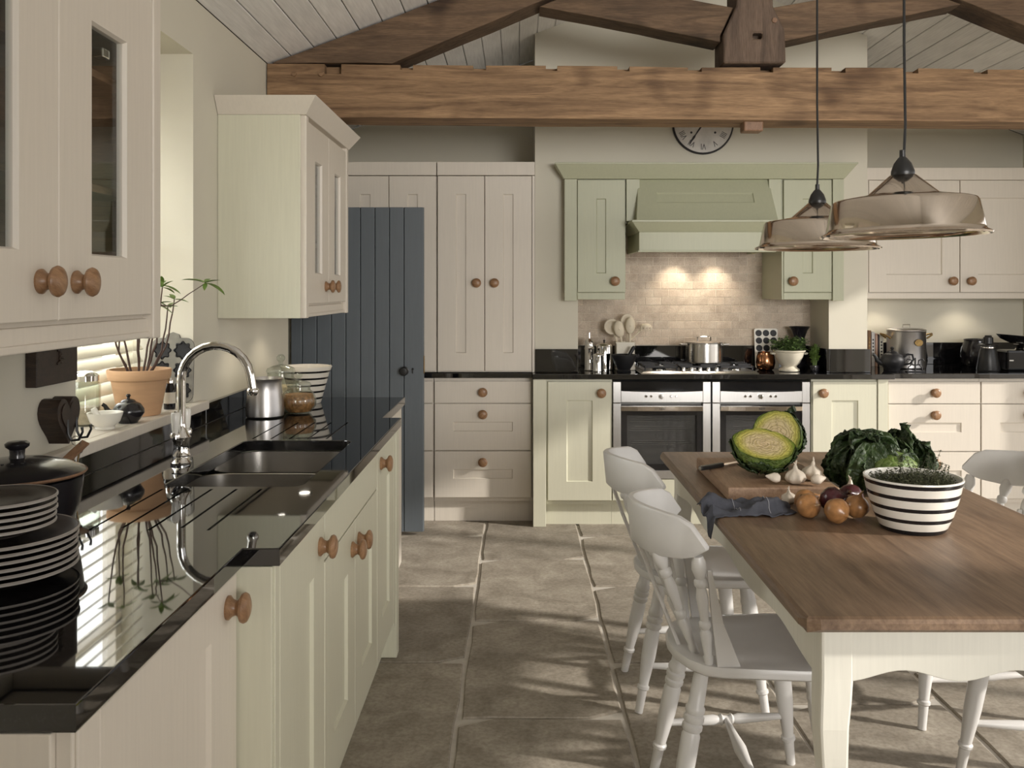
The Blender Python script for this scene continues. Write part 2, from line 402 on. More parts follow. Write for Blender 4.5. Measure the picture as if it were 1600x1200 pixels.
wf = MB().box(XL - .3, XR + .3, YF - .2, YF, 0, 1.05).box(XL - .3, 1.05, YF - .2, YF, 1.05, 2.35).box(3.32, XR + .3, YF - .2, YF, 1.05, 2.35)
wf.prism([(XL - .3, 2.35), (XR + .3, 2.35), (AX, AZ)], YF - .2, YF)
struct(wf.build('wall_front', 'wall_paint'))
struct(MB().box(XR + .3, 16, -12, 18, -.12, -.02).build('ground', 'flagstone'))
struct(MB().box(-2.3, -2.2, 3.9, 6.27, 0, 2.5).box(-2.3, XL - .32, 6.2, 6.27, 0, 2.5).box(-2.3, XL - .32, 3.9, 4.0, 0, 2.5).box(-2.3, XL - .32, 3.9, 6.27, 2.4, 2.5).build('wall_hall', 'wall_paint'))  # unseen hall walls, added to keep sky glare out of the doorway
def frame_opening(name, y0, y1, nb, z0=0):
    m = MB().box(XR + .08, XR + .16, y0, y1, 2.08, 2.15)
    for k in range(nb + 1):
        y = y0 + (y1 - y0) * k / nb; m.box(XR + .08, XR + .16, max(y0, y - .035), min(y1, y + .035), z0, 2.08)
    struct(m.build(name, 'cream'))
frame_opening('window_2', 1.25, 5.42, 3); frame_opening('window_3', -1.5, 1.0, 2, .95)
struct(MB().box(1.05, 1.10, YF - .12, YF - .05, 1.05, 2.35).box(3.27, 3.32, YF - .12, YF - .05, 1.05, 2.35).box(2.16, 2.21, YF - .12, YF - .05, 1.05, 2.35).build('fill_window', 'cream'))  # unseen window frame, added in the front wall for the fill lamp
# chimney breast with the tiled niche
CY, NY = 5.62, 5.98
NX0, NX1, CX0, CX1 = .353, 1.872, .093, 2.105
ch = MB().box(CX0, NX0, CY, YB - .001, .911, 1.80).box(NX1, CX1, CY, YB - .001, .911, 1.80)
ch.prism([(CX0, 1.80), (CX1, 1.80), (CX1, ceil_z(CX1)), (AX, AZ), (CX0, ceil_z(CX0))], CY, YB - .001)
struct(ch.build('wall_chimney', 'wall_paint'))
nb = struct(MB().box(NX0, NX1, NY, YB - .001, .911, 1.80).build('wall_niche', 'grout'))
pw = (NX1 - NX0) / 15; ph = .0512
full = MB().box(.0012, pw - .0012, -.007, 0, .0012, ph - .0012).mesh('tile'); full.materials.append(MATS['travertine'])
half = MB().box(.0012, pw / 2 - .0012, -.007, 0, .0012, ph - .0012).mesh('tile_half'); half.materials.append(MATS['travertine'])
for r in range(12):
    x = NX0; z = 1.055 + r * ph
    seq = [full] * 15 if r % 2 == 0 else [half] + [full] * 14 + [half]
    for me in seq:
        o = link_mesh('wall_tile', me, nb, (x, NY + .0045 + random.uniform(0, .0012), z)); x += pw if me is full else pw / 2
        b = o.modifiers.new('b', 'BEVEL'); b.width = .0015; b.segments = 1

# ---------------------------------------------------------------- roof truss
def warped_box(L, d, h, seed, amp=.006, nseg=28):
    """box along local x 0..L, y 0..d, z 0..h with an uneven hand-cut surface"""
    m = MB(); ring = [(0, 0), (.5, -.004), (1, 0), (1.004, .5), (1, 1), (.5, 1.0), (0, 1), (-.004, .5)]
    v = []; f = []; n = len(ring)
    for i in range(nseg + 1):
        x = L * i / nseg
        for k, (a, b) in enumerate(ring):
            dy = noise.noise(Vector((x * 2.1, k * 7.3, seed))) * amp; dz = noise.noise(Vector((x * 2.3, k * 5.1, seed + 9))) * amp
            v.append((x, a * d + dy, b * h + dz))
    for i in range(nseg):
        for k in range(n):
            k2 = (k + 1) % n; f.append((i * n + k, i * n + k2, (i + 1) * n + k2, (i + 1) * n + k))
    f += [tuple(range(n))[::-1], tuple(range(nseg * n, nseg * n + n))]
    return m.add(v, f)
BY, BD, BZ, BH = 4.35, .215, 2.222, .247
tb = warped_box(XR - XL - .01, BD, BH, 3).build('tie_beam', 'oak_beam', loc=(XL + .005, BY, BZ))
tb.rotation_euler = (0, R(.28), R(.55))
cut = MB()
bx = lambda px: (px - 812) * BY / 1450 - XL
for p0, p1 in ((430, 531), ):
    cut.box(bx(505), bx(531), -.02, .05, BH - .045, BH + .05)
for p0, p1 in ((623, 643), (737, 757), (851, 869), (963, 982), (1074, 1096), (1188, 1208), (1300, 1322), (1415, 1437), (1525, 1547)):
    cut.box(bx(p0), bx(p1), -.02, .06, BH - .022, BH + .05)
boolean_cut(tb, cut, True)
tb.modifiers.new('bevel', 'BEVEL').width = .008; tb.modifiers['bevel'].segments = 2; tb.modifiers['bevel'].limit_method = 'ANGLE'
tag(tb, 'long horizontal old oak tie beam with notched top edge spanning the kitchen', 'beam')
MB().box(-.048, .045, -.02, .06, -.045, .03).build('peg', 'tag_wood', tb, .006, loc=(bx(1182), .06, 0))
for q, (px, pz) in enumerate(((458, .20), (500, .20))):
    MB().rod((0, .012, 0), (0, -.012, 0), [(0, .012), (1, .011)]).build('dowel', 'oak_beam', tb, loc=(bx(px), 0, pz))
BT = BZ + BH
KX = 1.10
def jointed(name, label, poly, y0, y1, mt, seed):
    rr = random.Random(seed); P = []
    for i, p in enumerate(poly):
        q = poly[(i + 1) % len(poly)]; L = math.hypot(q[0] - p[0], q[1] - p[1]); n = max(1, int(L / .12)); P.append(p)
        nx, nz = -(q[1] - p[1]) / L, (q[0] - p[0]) / L
        for k in range(1, n): j = rr.uniform(0, .005); P.append((p[0] + (q[0] - p[0]) * k / n + nx * j, p[1] + (q[1] - p[1]) * k / n + nz * j))
    return tag(MB().prism(P, y0, y1).build(name, mt, bevel=.005), label, 'beam')
cz = lambda x: ceil_z(x) - .004
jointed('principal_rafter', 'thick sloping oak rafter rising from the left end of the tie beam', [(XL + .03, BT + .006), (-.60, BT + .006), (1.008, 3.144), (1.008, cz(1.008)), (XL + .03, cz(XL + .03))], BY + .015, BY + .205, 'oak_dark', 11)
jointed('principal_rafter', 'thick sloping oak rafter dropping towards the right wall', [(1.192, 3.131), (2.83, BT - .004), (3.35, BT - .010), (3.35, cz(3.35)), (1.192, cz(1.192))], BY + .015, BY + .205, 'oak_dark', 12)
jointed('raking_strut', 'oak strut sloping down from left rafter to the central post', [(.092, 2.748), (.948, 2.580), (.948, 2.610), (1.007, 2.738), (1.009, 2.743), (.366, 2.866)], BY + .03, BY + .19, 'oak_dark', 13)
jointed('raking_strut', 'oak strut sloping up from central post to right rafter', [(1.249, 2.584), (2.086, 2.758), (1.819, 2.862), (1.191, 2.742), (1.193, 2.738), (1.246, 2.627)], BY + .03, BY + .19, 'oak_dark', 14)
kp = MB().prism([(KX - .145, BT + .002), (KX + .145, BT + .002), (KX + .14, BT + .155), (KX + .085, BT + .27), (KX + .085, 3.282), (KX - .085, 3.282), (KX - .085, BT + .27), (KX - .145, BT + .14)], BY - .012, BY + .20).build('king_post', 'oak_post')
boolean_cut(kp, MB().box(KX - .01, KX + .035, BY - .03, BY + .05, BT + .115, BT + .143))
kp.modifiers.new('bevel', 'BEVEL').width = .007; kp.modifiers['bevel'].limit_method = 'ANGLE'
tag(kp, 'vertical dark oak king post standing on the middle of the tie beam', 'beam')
MB().rod((KX + .09, BY - .02, BT + .20), (KX + .09, BY, BT + .20), [(0, .012), (1, .012)]).build('dowel', 'tag_wood', kp)

# ---------------------------------------------------------------- cabinet kit (local frame: front faces -y, x to the right)
def door_mesh(x0, x1, z0, z1, ins, t=.021, through=False, rec=.009, panel=True):
    m = MB()
    if not panel:
        m.box(x0, x1, 0, t, z0, z1); return m
    il, ir, ib, it = ins
    rg = lambda a, b, c, d, y: [(a, y, c), (b, y, c), (b, y, d), (a, y, d)]
    O0 = rg(x0, x1, z0, z1, t); O1 = rg(x0, x1, z0, z1, .002); O2 = rg(x0 + .002, x1 - .002, z0 + .002, z1 - .002, 0)
    I0 = rg(x0 + il, x1 - ir, z0 + ib, z1 - it, 0); e = .004
    I1 = rg(x0 + il + e, x1 - ir - e, z0 + ib + e, z1 - it - e, rec)
    loops = [O0, O1, O2, I0, I1]
    if through: loops.append(rg(x0 + il + e, x1 - ir - e, z0 + ib + e, z1 - it - e, t))
    v = [p for l in loops for p in l]; f = []
    for a in range(len(loops) - 1):
        for k in range(4): f.append((a * 4 + k, a * 4 + (k + 1) % 4, a * 4 + 4 + (k + 1) % 4, a * 4 + 4 + k))
    if through:
        a = (len(loops) - 1) * 4; f += [(a + k, a + (k + 1) % 4, (k + 1) % 4, k) for k in range(4)]
    else: f += [(16, 17, 18, 19), (3, 2, 1, 0)]
    return m.add(v, f)
KP = [(0, 0), (.022, 0), (.0225, .004), (.016, .010), (.0135, .017), (.017, .022), (.0265, .027), (.0282, .032), (.0255, .037), (.016, .041), (0, .0425)]
KM = MB().lathe(KP, 20, Matrix.Rotation(R(90), 4, 'X')).mesh('knob'); KM.materials.append(MATS['knob_wood'])
def cabinet(name, label, cat, loc, rz, w, z0, z1, depth, mt, items, group=None, glass=False, plinth=None, ins=.112, wb=True, body_x=None):
    t = thing(name, label, cat, loc, rz, group)
    b0, b1 = body_x or (0, w)
    if glass:
        m = MB().box(b0, b0 + .018, .022, depth, z0, z1).box(b1 - .018, b1, .022, depth, z0, z1).box(b0, b1, .022, depth, z0, z0 + .018).box(b0, b1, .022, depth, z1 - .018, z1).box(b0, b1, depth - .012, depth, z0, z1)
        m.build('body', mt, t)
        MB().box(b0 + .0185, b1 - .0185, depth - .018, depth - .0125, z0 + .0185, z1 - .0185).box(b0 + .0185, b0 + .022, .024, depth - .02, z0 + .0185, z1 - .0185).box(b1 - .022, b1 - .0185, .024, depth - .02, z0 + .0185, z1 - .0185).build('lining', 'lining_wood', t)
        for q in (.36, .68): MB().box(b0 + .023, b1 - .023, .05, depth - .02, z0 + (z1 - z0) * q, z0 + (z1 - z0) * q + .016).build('shelf', 'lining_wood', t)
    elif wb: MB().box(b0, b1, .022, depth, z0, z1).build('body', mt, t)
    for it in items:
        kind, x0, x1, a, b = it[:5]; knobs = it[5] if len(it) > 5 else []; o = it[6] if len(it) > 6 else {}
        i = o.get('ins', (ins, ins, ins, ins))
        d = door_mesh(x0, x1, a, b, i, through=o.get('through', False), panel=o.get('panel', True)).build('drawer' if kind == 'drawer' else kind, o.get('mat', mt), t, 0 if o.get('panel', True) else .0015)
        if o.get('through'):
            MB().box(x0 + i[0], x1 - i[1], .012, .016, a + i[2], b - i[3]).build('pane', 'pane_glass', d)
        for kx, kz in knobs:
            k = link_mesh('knob', KM, d, (kx, 0, kz), (0, random.uniform(0, 6), 0))
    if plinth: MB().box(b0, b1, plinth, plinth + .018, 0.001, z0 - .004).build('plinth', mt, t)
    return t

# --- left run of base cabinets (local x = world Y, front faces +X)
L90 = R(90); ZT, ZB = .866, .155
near_x, proj_x = -.545, -.475
c = cabinet('base_cabinet', 'cream base cabinet nearest the camera below the stacked plates', 'cabinet', (near_x, 1.131, 0), L90, .659, .13, .8745, .60, 'cream',
            [('door', .075, .656, ZB, ZT, [(.60, .817)], {'ins': (.12, .145, .12, .08)})], plinth=.055)
MB().box(0, .072, .0, .022, .002, .8745).box(.006, .066, -.004, .001, .02, .87).build('end_post', 'cream', c, .003)
MB().box(-.014, 0, .02, .60, .002, .8745).build('end_panel', 'cream', c, .002)
c = cabinet('base_cabinet', 'ivory one-door base cabinet at the step of the sink worktop', 'cabinet', (proj_x, 1.805, 0), L90, .455, .13, .8745, .64, 'ivory',
            [('door', .036, .452, ZB, ZT, [(.40, .80)], {'ins': (.115, .115, .12, .12)})], plinth=.055)
MB().box(0, .033, .0, .022, .13, .8745).build('end_post', 'ivory', c, .002)
MB().box(-.012, 0, .004, .62, .002, .8745).build('end_panel', 'ivory', c, .002)
cabinet('sink_cabinet', 'ivory double-door sink cabinet with plain panel above the doors', 'cabinet', (proj_x, 2.263, 0), L90, .83, .13, .685, .60, 'ivory',
        [('door', .002, .414, ZB, .745, [(.365, .675)], {'ins': (.11, .11, .12, .12)}), ('door', .417, .828, ZB, .745, [(.47, .675)], {'ins': (.11, .11, .12, .12)}),
         ('front_panel', .002, .828, .751, ZT, [], {'panel': False})], plinth=.055)
c = cabinet('base_cabinet', 'ivory narrow base cabinet at the far end of the sink run', 'cabinet', (proj_x, 3.096, 0), L90, .52, .13, .8745, .60, 'ivory',
            [('door', .002, .40, ZB, ZT, [(.075, .817)], {'ins': (.112, .112, .12, .12)})], plinth=.055)
MB().box(.404, .45, .0, .022, .13, .8745).box(.455, .52, -.004, .09, .002, .8745).build('end_post', 'ivory', c, .002)
cabinet('base_cabinet', 'cream base cabinet set back under the far end of the sink worktop', 'cabinet', (near_x, 3.62, 0), L90, .69, .13, .8745, .60, 'cream',
        [('door', .03, .34, ZB, ZT, []), ('door', .343, .66, ZB, ZT, [])], plinth=.055)
# --- worktop of the left run
def worktop_left():
    outer = [(-1.168, 1.119), (-.535, 1.119), (-.535, 1.795), (-.464, 1.795), (-.464, 3.634), (-.535, 3.634), (-.535, 4.328), (-1.168, 4.328)]
    inner = rrect(-.912, -.556, 2.36, 3.085, .035)
    cu = bpy.data.curves.new('wt', 'CURVE'); cu.dimensions = '2D'; cu.fill_mode = 'BOTH'; cu.extrude = .015; cu.bevel_depth = .0025; cu.bevel_resolution = 1
    cu.offset = -.0025
    for pts in (outer, inner):
        sp = cu.splines.new('POLY'); sp.points.add(len(pts) - 1); sp.use_cyclic_u = True
        for p, q in zip(sp.points, pts): p.co = (*q, 0, 1)
    o = bpy.data.objects.new('wt', cu); COL.objects.link(o); me = eval_mesh(o); bpy.data.objects.remove(o)
    b = bmesh.new(); b.from_mesh(me); bmesh.ops.remove_doubles(b, verts=b.verts, dist=.0002); bmesh.ops.recalc_face_normals(b, faces=b.faces); b.to_mesh(me); b.free()
    for p in me.polygons: p.use_smooth = False
    me.materials.clear(); me.materials.append(MATS['black_granite'])
    t = thing('worktop', 'polished black granite worktop along the window wall with undermounted sink', 'worktop')
    s = link_mesh('slab', me, t, (0, 0, .8925))
    g = MB()
    for k in range(5):
        x = -.90 + k * .062
        g.box(x, x + .007, 1.93 + .02 * (k % 2), 2.33, .9055, .93)
        g.box(x, x + .007, 3.115, 3.50, .9055, .93)
    boolean_cut(s, g)
    MB().box(-1.1885, -1.1685, .9, WY0 - .3, .9105, .975).box(-1.1885, -1.1685, WY0 - .3, 3.46, .9105, .966).box(-1.1885, -1.1685, 3.46, 4.33, .9105, .985).build('upstand', 'black_granite', t, .002)
    return t
worktop_left()
def sink():
    t = thing('kitchen_sink', 'stainless steel double-bowl sink set under the black worktop', 'sink', (-.734, 2.72, .874))
    for (y0, y1, x0, x1, r) in ((-.372, -.014, -.188, .190, .085), (.014, .364, -.188, .190, .085)):
        m = MB(); loops = []
        for (ins, z, rr) in ((-.006, 0, r), (0, -.001, r), (.004, -.08, r), (.010, -.15, r), (.022, -.172, r), (.05, -.18, r * .8)):
            loops.append([(p[0], p[1], z) for p in rrect(x0 + ins, x1 - ins, y0 + ins, y1 - ins, max(.02, rr - max(0, ins) * .5), 8)])
        n = len(loops[0]); v = [p for l in loops for p in l]; f = [(a * n + k, a * n + (k + 1) % n, (a + 1) * n + (k + 1) % n, (a + 1) * n + k) for a in range(len(loops) - 1) for k in range(n)]
        f.append(tuple(range((len(loops) - 1) * n, len(loops) * n))); m.add(v, f, True)
        bw = m.build('bowl', 'sink_steel', t)
        MB().lathe([(0, .001), (.035, .001), (.042, .004), (.045, .0005)], 20).build('drain', 'chrome', bw, loc=((x0 + x1) / 2, (y0 + y1) / 2, -.1795))
sink()
def tap():
    t = thing('swan_neck_tap', 'chrome swan-neck mixer tap with white ceramic levers behind the sink', 'tap', (-.972, 2.665, .9105))
    MB().lathe([(0, 0), (.029, 0), (.030, .006), (.024, .012), (.022, .022), (.026, .026), (.023, .034), (.021, .055), (.024, .070), (.028, .078), (.022, .086), (.015, .1), (.013, .115), (0, .115)], 24).build('base', 'chrome', t)
    for s in (-1, 1):
        b = MB().tube([(0, 0, .072), (0, s * .025, .076), (0, s * .042, .082)], [.012, .010, .011], 12).lathe([(0, 0), (.014, 0), (.015, .012), (.012, .018), (0, .018)], 16, Matrix.Translation((0, s * .045, .078))).build('valve', 'chrome', t)
        MB().lathe([(0, 0), (.008, 0), (.010, .01), (.0125, .05), (.010, .056), (0, .057)], 16, Matrix.Translation((0, s * .045, .097))).build('lever', 'white_ceramic', b)
        MB().lathe([(0, 0), (.006, 0), (.006, .004), (0, .005)], 12, Matrix.Translation((0, s * .045, .154))).build('lever_cap', 'chrome', b)
    pts = [(0, 0, .11), (0, 0, .235)]
    for k in range(13):
        a = R(180 - k * 170 / 12); pts.append((.1 + .1 * math.cos(a), 0, .24 + .1 * math.sin(a)))
    pts.append((.205, 0, .215))
    sp = MB().tube(pts, .0125, 16).build('spout', 'chrome', t)
    MB().lathe([(0, -.012), (.010, -.012), (.016, -.004), (.017, .004), (.013, .010), (0, .010)], 16, Matrix.Translation((.2055, 0, .208))).build('nozzle', 'chrome', sp)
tap()

# --- wall cupboards of the left wall
def wall_cupboard(label, y0, y1, end_mat):
    w = y1 - y0
    d0, d1, dm = .045, w - .045, w / 2
    D = {'through': True, 'ins': (.13, .133, .124, .14)}
    t = cabinet('wall_cupboard', label, 'cabinet', (-.846, y0, 0), L90, w, 1.345, 2.10, .343, 'cream',
                [('door', d0, dm - .0015, 1.354, 2.083, [(dm - .066, 1.425)], D), ('door', dm + .0015, d1, 1.354, 2.083, [(dm + .066, 1.425)], D)], glass=True)
    MB().box(.0, d0 - .003, -.004, .024, 1.298, 2.10).build('end_post', 'cream', t, .003)
    MB().box(d1 + .003, w, -.004, .024, 1.298, 2.10).build('end_post', 'cream', t, .003)
    MB().box(.02, w - .02, .012, .030, 1.30, 1.345).box(.02, w - .02, .006, .014, 1.30, 1.315).build('pelmet', 'cream', t, .003)
    MB().box(-.012, .001, .018, .343, 1.298, 2.10).build('end_panel', end_mat, t, .002)
    MB().box(w - .001, w + .012, .018, .343, 1.298, 2.10).build('end_panel', end_mat, t, .002)
    MB().frustum((-.014, w + .014, -.006, .342), 2.10, (-.06, w + .06, -.055, .342), 2.168).build('cornice', 'cream', t, .002)
    return t
wc1 = wall_cupboard('near cream wall cupboard with two narrow glazed doors left of the window', 1.228, 2.178, 'cream')
wc2 = wall_cupboard('far cream wall cupboard with pale end panel right of the window', 3.664, 4.56, 'ivory')
for wcx, yy in ((wc1, .36), (wc1, .60)):
    pl = MB().lathe([(0, 0), (.05, 0), (.055, .004), (.105, .012), (.11, .015), (.05, .009), (0, .008)], 28).build('plate', 'white_ceramic'); pl.location = (-1.02, 1.228 + yy, 1.345 + .755 * (.36 if yy > .5 else .68) + .0165)
    tag(pl, 'white plate on the %s shelf inside the near glazed wall cupboard' % ('lower' if yy > .5 else 'upper'), 'plate')
MB().box(.70, .735, .02, .045, 1.895, 1.915).build('hinge', 'chrome', wc1, .003)

def downlight(label, loc, energy, spread=R(120), r=.027, group=None, blend=.6, aim=(0, 0, -1)):
    t = thing('downlight', label, 'light', loc, 0, group)
    MB().lathe([(r, 0), (r + .008, -.001), (r + .008, -.006), (r, -.007), (r - .002, -.004)], 24).build('housing', 'chrome', t)
    MB().lathe([(0, -.0035), (r - .001, -.0035), (r - .001, -.001), (0, -.001)], 20).build('lens', 'lamp_lens', t)
    l = lamp('bulb', 'SPOT', (0, 0, -.010), aim, energy, (1, .88, .70), spot_size=spread, spot_blend=blend, shadow_soft_size=.02); l.parent = t
for y, w in ((3.82, 'nearer'), (4.25, 'further')): downlight('small round downlight under the far left wall cupboard, %s one' % w, (-.985, y, 1.3445), 3.2, group='lights under left cupboard')

# ---------------------------------------------------------------- back run
Ytall = 5.61
tall_items = lambda: [('door', .003, .285, .919, 2.099, [(.285 - .046, 1.452)], {'ins': (.11, .11, .11, .11)}), ('door', .289, .571, .919, 2.099, [(.289 + .058, 1.452)], {'ins': (.11, .11, .11, .11)})]
t1 = cabinet('dresser_cupboard', 'tall cream double-door cupboard between blue door and cooker recess', 'cabinet', (-.499, Ytall, 0), 0, .574, .912, 2.10, .62, 'cream', tall_items())
MB().box(.575, .5905, .004, .60, .912, 2.10).build('end_post', 'cream', t1)
t2 = cabinet('dresser_cupboard', 'tall cream double-door cupboard half hidden behind the blue door', 'cabinet', (-1.078, Ytall, 0), 0, .574, .912, 2.10, .62, 'cream', tall_items())
for t, w in ((t1, .5905), (t2, .574)): MB().box(0, w, -.006, .60, 2.103, 2.184).build('cornice', 'cream', t, .003)
def drawer_items(x0, x1):
    i = (.112, .112, .112, .105)
    m = (x0 + x1) / 2
    return [('drawer', x0, x1, .728, .857, [(m, .793)], {'panel': False}), ('drawer', x0, x1, .441, .722, [(m, .660)], {'ins': (.112, .112, .113, .11)}), ('drawer', x0, x1, .155, .435, [(m, .372)], {'ins': (.112, .112, .113, .11)})]
c = cabinet('drawer_unit', 'cream three-drawer base unit beneath the tall cupboard, left of cooker', 'cabinet', (-.518, Ytall, 0), 0, .596, .13, .876, .60, 'cream', drawer_items(.004, .588), plinth=.055)
cabinet('drawer_unit', 'cream drawer unit mostly hidden behind the blue door', 'cabinet', (-1.10, Ytall, 0), 0, .578, .13, .876, .60, 'cream', drawer_items(.004, .574), plinth=.055)
Yh = 5.525
c = cabinet('base_cabinet', 'ivory base cabinet with single panelled door left of the ovens', 'cabinet', (.080, Yh, 0), 0, .472, .13, .878, .52, 'ivory',
            [('door', .088, .466, .156, .864, [(.405, .797)])], plinth=.06, body_x=(.02, .472))
MB().box(0, .076, -.008, .03, .001, .878).box(.0, .019, .03, .09, .001, .878).build('end_post', 'ivory', c, .002)
cR = cabinet('base_cabinet', 'ivory base cabinet with single panelled door right of the ovens', 'cabinet', (1.742, Yh, 0), 0, .45, .13, .878, .52, 'ivory',
             [('door', .004, .386, .156, .864, [(.060, .797)])], plinth=.06)
MB().box(.390, .45, -.004, .03, .001, .878).build('end_post', 'ivory', cR, .002)
Yr = 5.575
for k, lb in enumerate(('cream three-drawer base unit under the stockpot, right of cooker', 'cream three-drawer base unit at the far right end')):
    cabinet('drawer_unit', lb, 'cabinet', (2.212 + .560 * k, Yr, 0), 0, .558 if k == 0 else .60, .13, .876, .60, 'cream', drawer_items(.003, .555), plinth=.055)
def worktop_back():
    t = thing('worktop', 'black granite worktop along the back wall under hob and stockpot', 'worktop')
    MB().box(-1.16, .0755, 5.596, 6.25, .8785, .908).build('slab', 'black_granite', t, .002)
    MB().prism([(.076, 5.50), (2.225, 5.50), (2.225, 5.548), (3.398, 5.548), (3.398, 6.268), (2.107, 6.268), (2.107, 5.618), (1.870, 5.618), (1.870, 5.978), (.355, 5.978), (.355, 5.618), (.0925, 5.618), (.0925, 5.605), (.076, 5.605)], .8795, .910, 'z').build('slab', 'black_granite', t, .003)
    m = MB().box(.0940, .352, 5.598, 5.6185, .9105, 1.053).box(NX0 + .001, NX1 - .001, NY - .0285, NY - .0085, .9105, 1.053).box(NX1 - .021, NX1 - .001, 5.598, NY - .03, .9105, 1.053).box(NX1, CX1 + .012, 5.598, 5.6185, .9105, 1.053).box(CX1 + .001, 3.398, YB - .022, YB - .002, .9105, 1.056)
    m.build('upstand', 'black_granite', t, .002)
worktop_back()
# ovens
def oven(label, x):
    t = thing('built_in_oven', label, 'oven', (x, Yh - .004, .286), 0, 'pair of built-in ovens')
    w = .58; H = .577
    MB().box(.001, w - .001, .035, .52, 0, H).build('body', 'oven_inside', t)
    for a in (0, w - .046): MB().box(a, a + .046, -.002, .034, .0, .449).box(a, a + .046, -.002, .034, .453, H).build('side_trim', 'steel', t, .0015)
    MB().box(.047, w - .047, 0, .034, .523, H).build('display', 'black_gloss', t)
    cp = MB().prism([(.047, .456), (w - .047, .456), (w - .047, .523)] + [(.047 + (w - .094) * (1 - k / 10), .523 + .006 * (1 - (k / 5 - 1) ** 2) * -1) for k in range(1, 10)] + [(.047, .523)], -.004, .034).build('control_panel', 'steel', t, .001)
    for q in (.195, .225, .345, .375): MB().rod((q, -.004, .492), (q, -.016, .492), [(0, .008), (.8, .0075), (1, .006)], 14).build('button', 'chrome', cp)
    MB().rod((.285, -.004, .492), (.285, -.03, .492), [(0, .014), (.5, .013), (1, .011)], 16).box(.279, .291, -.034, -.028, .478, .506).build('dial', 'chrome', cp, .002)
    d = MB().box(.047, w - .047, .002, .03, .052, .082).box(.047, .083, .002, .03, .082, .440).box(w - .083, w - .047, .002, .03, .082, .440).box(.083, w - .083, .002, .03, .378, .440).build('door', 'oven_glass_frame', t, .001)
    MB().box(.083, w - .083, .008, .012, .082, .378).build('window', 'oven_glass', d)
    MB().box(.0838, w - .0838, .0290, .0345, .0828, .3772).build('cavity', 'oven_inside', d)
    hb = MB().prism([(.047 + (w - .094) * k / 10, -.014 - .010 * (1 - (k / 5 - 1) ** 2)) for k in range(11)] + [(w - .047, .001), (.047, .001)], .405, .432, 'z').build('handle', 'nickel', d, .002)
    text_part('lettering', 'NEFF', .016, 'ink', hb, (w / 2, -.0252, .4185), (R(90), 0, 0))
    for z in (.20, .285, .34):
        m = MB()
        for k in range(3): m.box(.10 + .015 * k, w - .10 - .02 * k, .0175 + .002 * k, .019 + .002 * k, z + .012 * k, z + .0015 + .012 * k)
        m.build('rack', 'chrome', d)
    MB().box(0, w, -.001, .034, 0, .05).build('bottom_trim', 'steel', t, .0015)
oven('stainless steel built-in oven below the hob, left one of the pair', .556)
oven('stainless steel built-in oven below the hob, right one of the pair', 1.146)
t = thing('oven_housing', 'ivory panel and plinth beneath the two ovens', 'cabinet', (.553, Yh, 0))
MB().box(0, 1.187, .0, .02, .156, .283).build('panel', 'ivory', t, .002); MB().box(0, 1.187, .06, .08, .001, .152).build('plinth', 'ivory', t)
MB().box(0, 1.187, .02, .50, .152, .283).build('body', 'ivory', t)
# hob
def hob():
    t = thing('gas_hob', 'stainless steel five-burner gas hob with black pan supports', 'hob', (1.078, 5.745, .9105))
    MB().frustum((-.355, .355, -.205, .195), 0, (-.335, .335, -.185, .18), .012).build('tray', 'steel', t, .002)
    spots = [(-.23, -.085, .036), (-.23, .095, .03), (.23, -.085, .03), (.23, .095, .036), (0, .02, .052)]
    for x, y, r in spots:
        b = MB().lathe([(0, 0), (r * 1.25, 0), (r * 1.2, .010), (r, .012), (0, .012)], 20, Matrix.Translation((x, y, .012))).build('burner', 'chrome', t)
        MB().lathe([(0, 0), (r, 0), (r * .98, .008), (r * .7, .011), (0, .011)], 20, Matrix.Translation((x, y, .0245))).build('burner_cap', 'cast_iron', b)
    for x0, x1 in ((-.33, -.125), (-.115, .115), (.125, .33)):
        m = MB().box(x0, x1, -.165, -.155, .030, .042).box(x0, x1, .155, .165, .030, .042).box(x0, x0 + .01, -.165, .165, .03, .042).box(x1 - .01, x1, -.165, .165, .03, .042)
        xm = (x0 + x1) / 2
        for y in (-.085, .0, .095): m.box(x0, xm - .025, y - .004, y + .004, .032, .049).box(xm + .025, x1, y - .004, y + .004, .032, .049)
        for xx in (x0 + .003, x1 - .011):
            for yy in (-.162, .155): m.box(xx, xx + .008, yy, yy + .008, .012, .032)
        m.build('pan_support', 'cast_iron', t, .002)
    for k in range(5):
        MB().lathe([(0, 0), (.014, 0), (.013, .014), (.011, .022), (0, .023)], 16, Matrix.Translation((-.095 + k * .05, -.172, .0125))).build('knob', 'chrome', t)
hob()
# sage overmantel: two cupboards, canopy, cornice
Yu = 5.53
lu = cabinet('wall_cupboard', 'sage green wall cupboard on the left of the cooker hood', 'cabinet', (.267, Yu, 0), 0, .366, 1.395, 2.07, .088, 'sage',
             [('door', .078, .360, 1.397, 2.066, [(.300, 1.462)])], body_x=(.0, .366))
MB().box(0, .074, -.006, .024, 1.345, 2.07).build('end_post', 'sage', lu, .002)
MB().box(.09, .366, .09, .448, 1.395, 1.78).build('carcass', 'sage', lu, .002)
MB().box(.076, .362, .006, .022, 1.352, 1.394).build('pelmet', 'sage', lu, .003)
ru = cabinet('wall_cupboard', 'sage green wall cupboard on the right of the cooker hood', 'cabinet', (1.562, Yu, 0), 0, .368, 1.395, 2.07, .088, 'sage',
             [('door', .012, .298, 1.397, 2.066, [(.062, 1.462)])])
MB().box(.302, .368, -.006, .024, 1.345, 2.07).build('end_post', 'sage', ru, .002)
MB().box(0, .302, .09, .448, 1.395, 1.78).box(-.001, .010, .001, .45, 1.352, 1.80).build('carcass', 'sage', ru, .002)
MB().box(.012, .30, .006, .022, 1.352, 1.394).build('pelmet', 'sage', ru, .003)
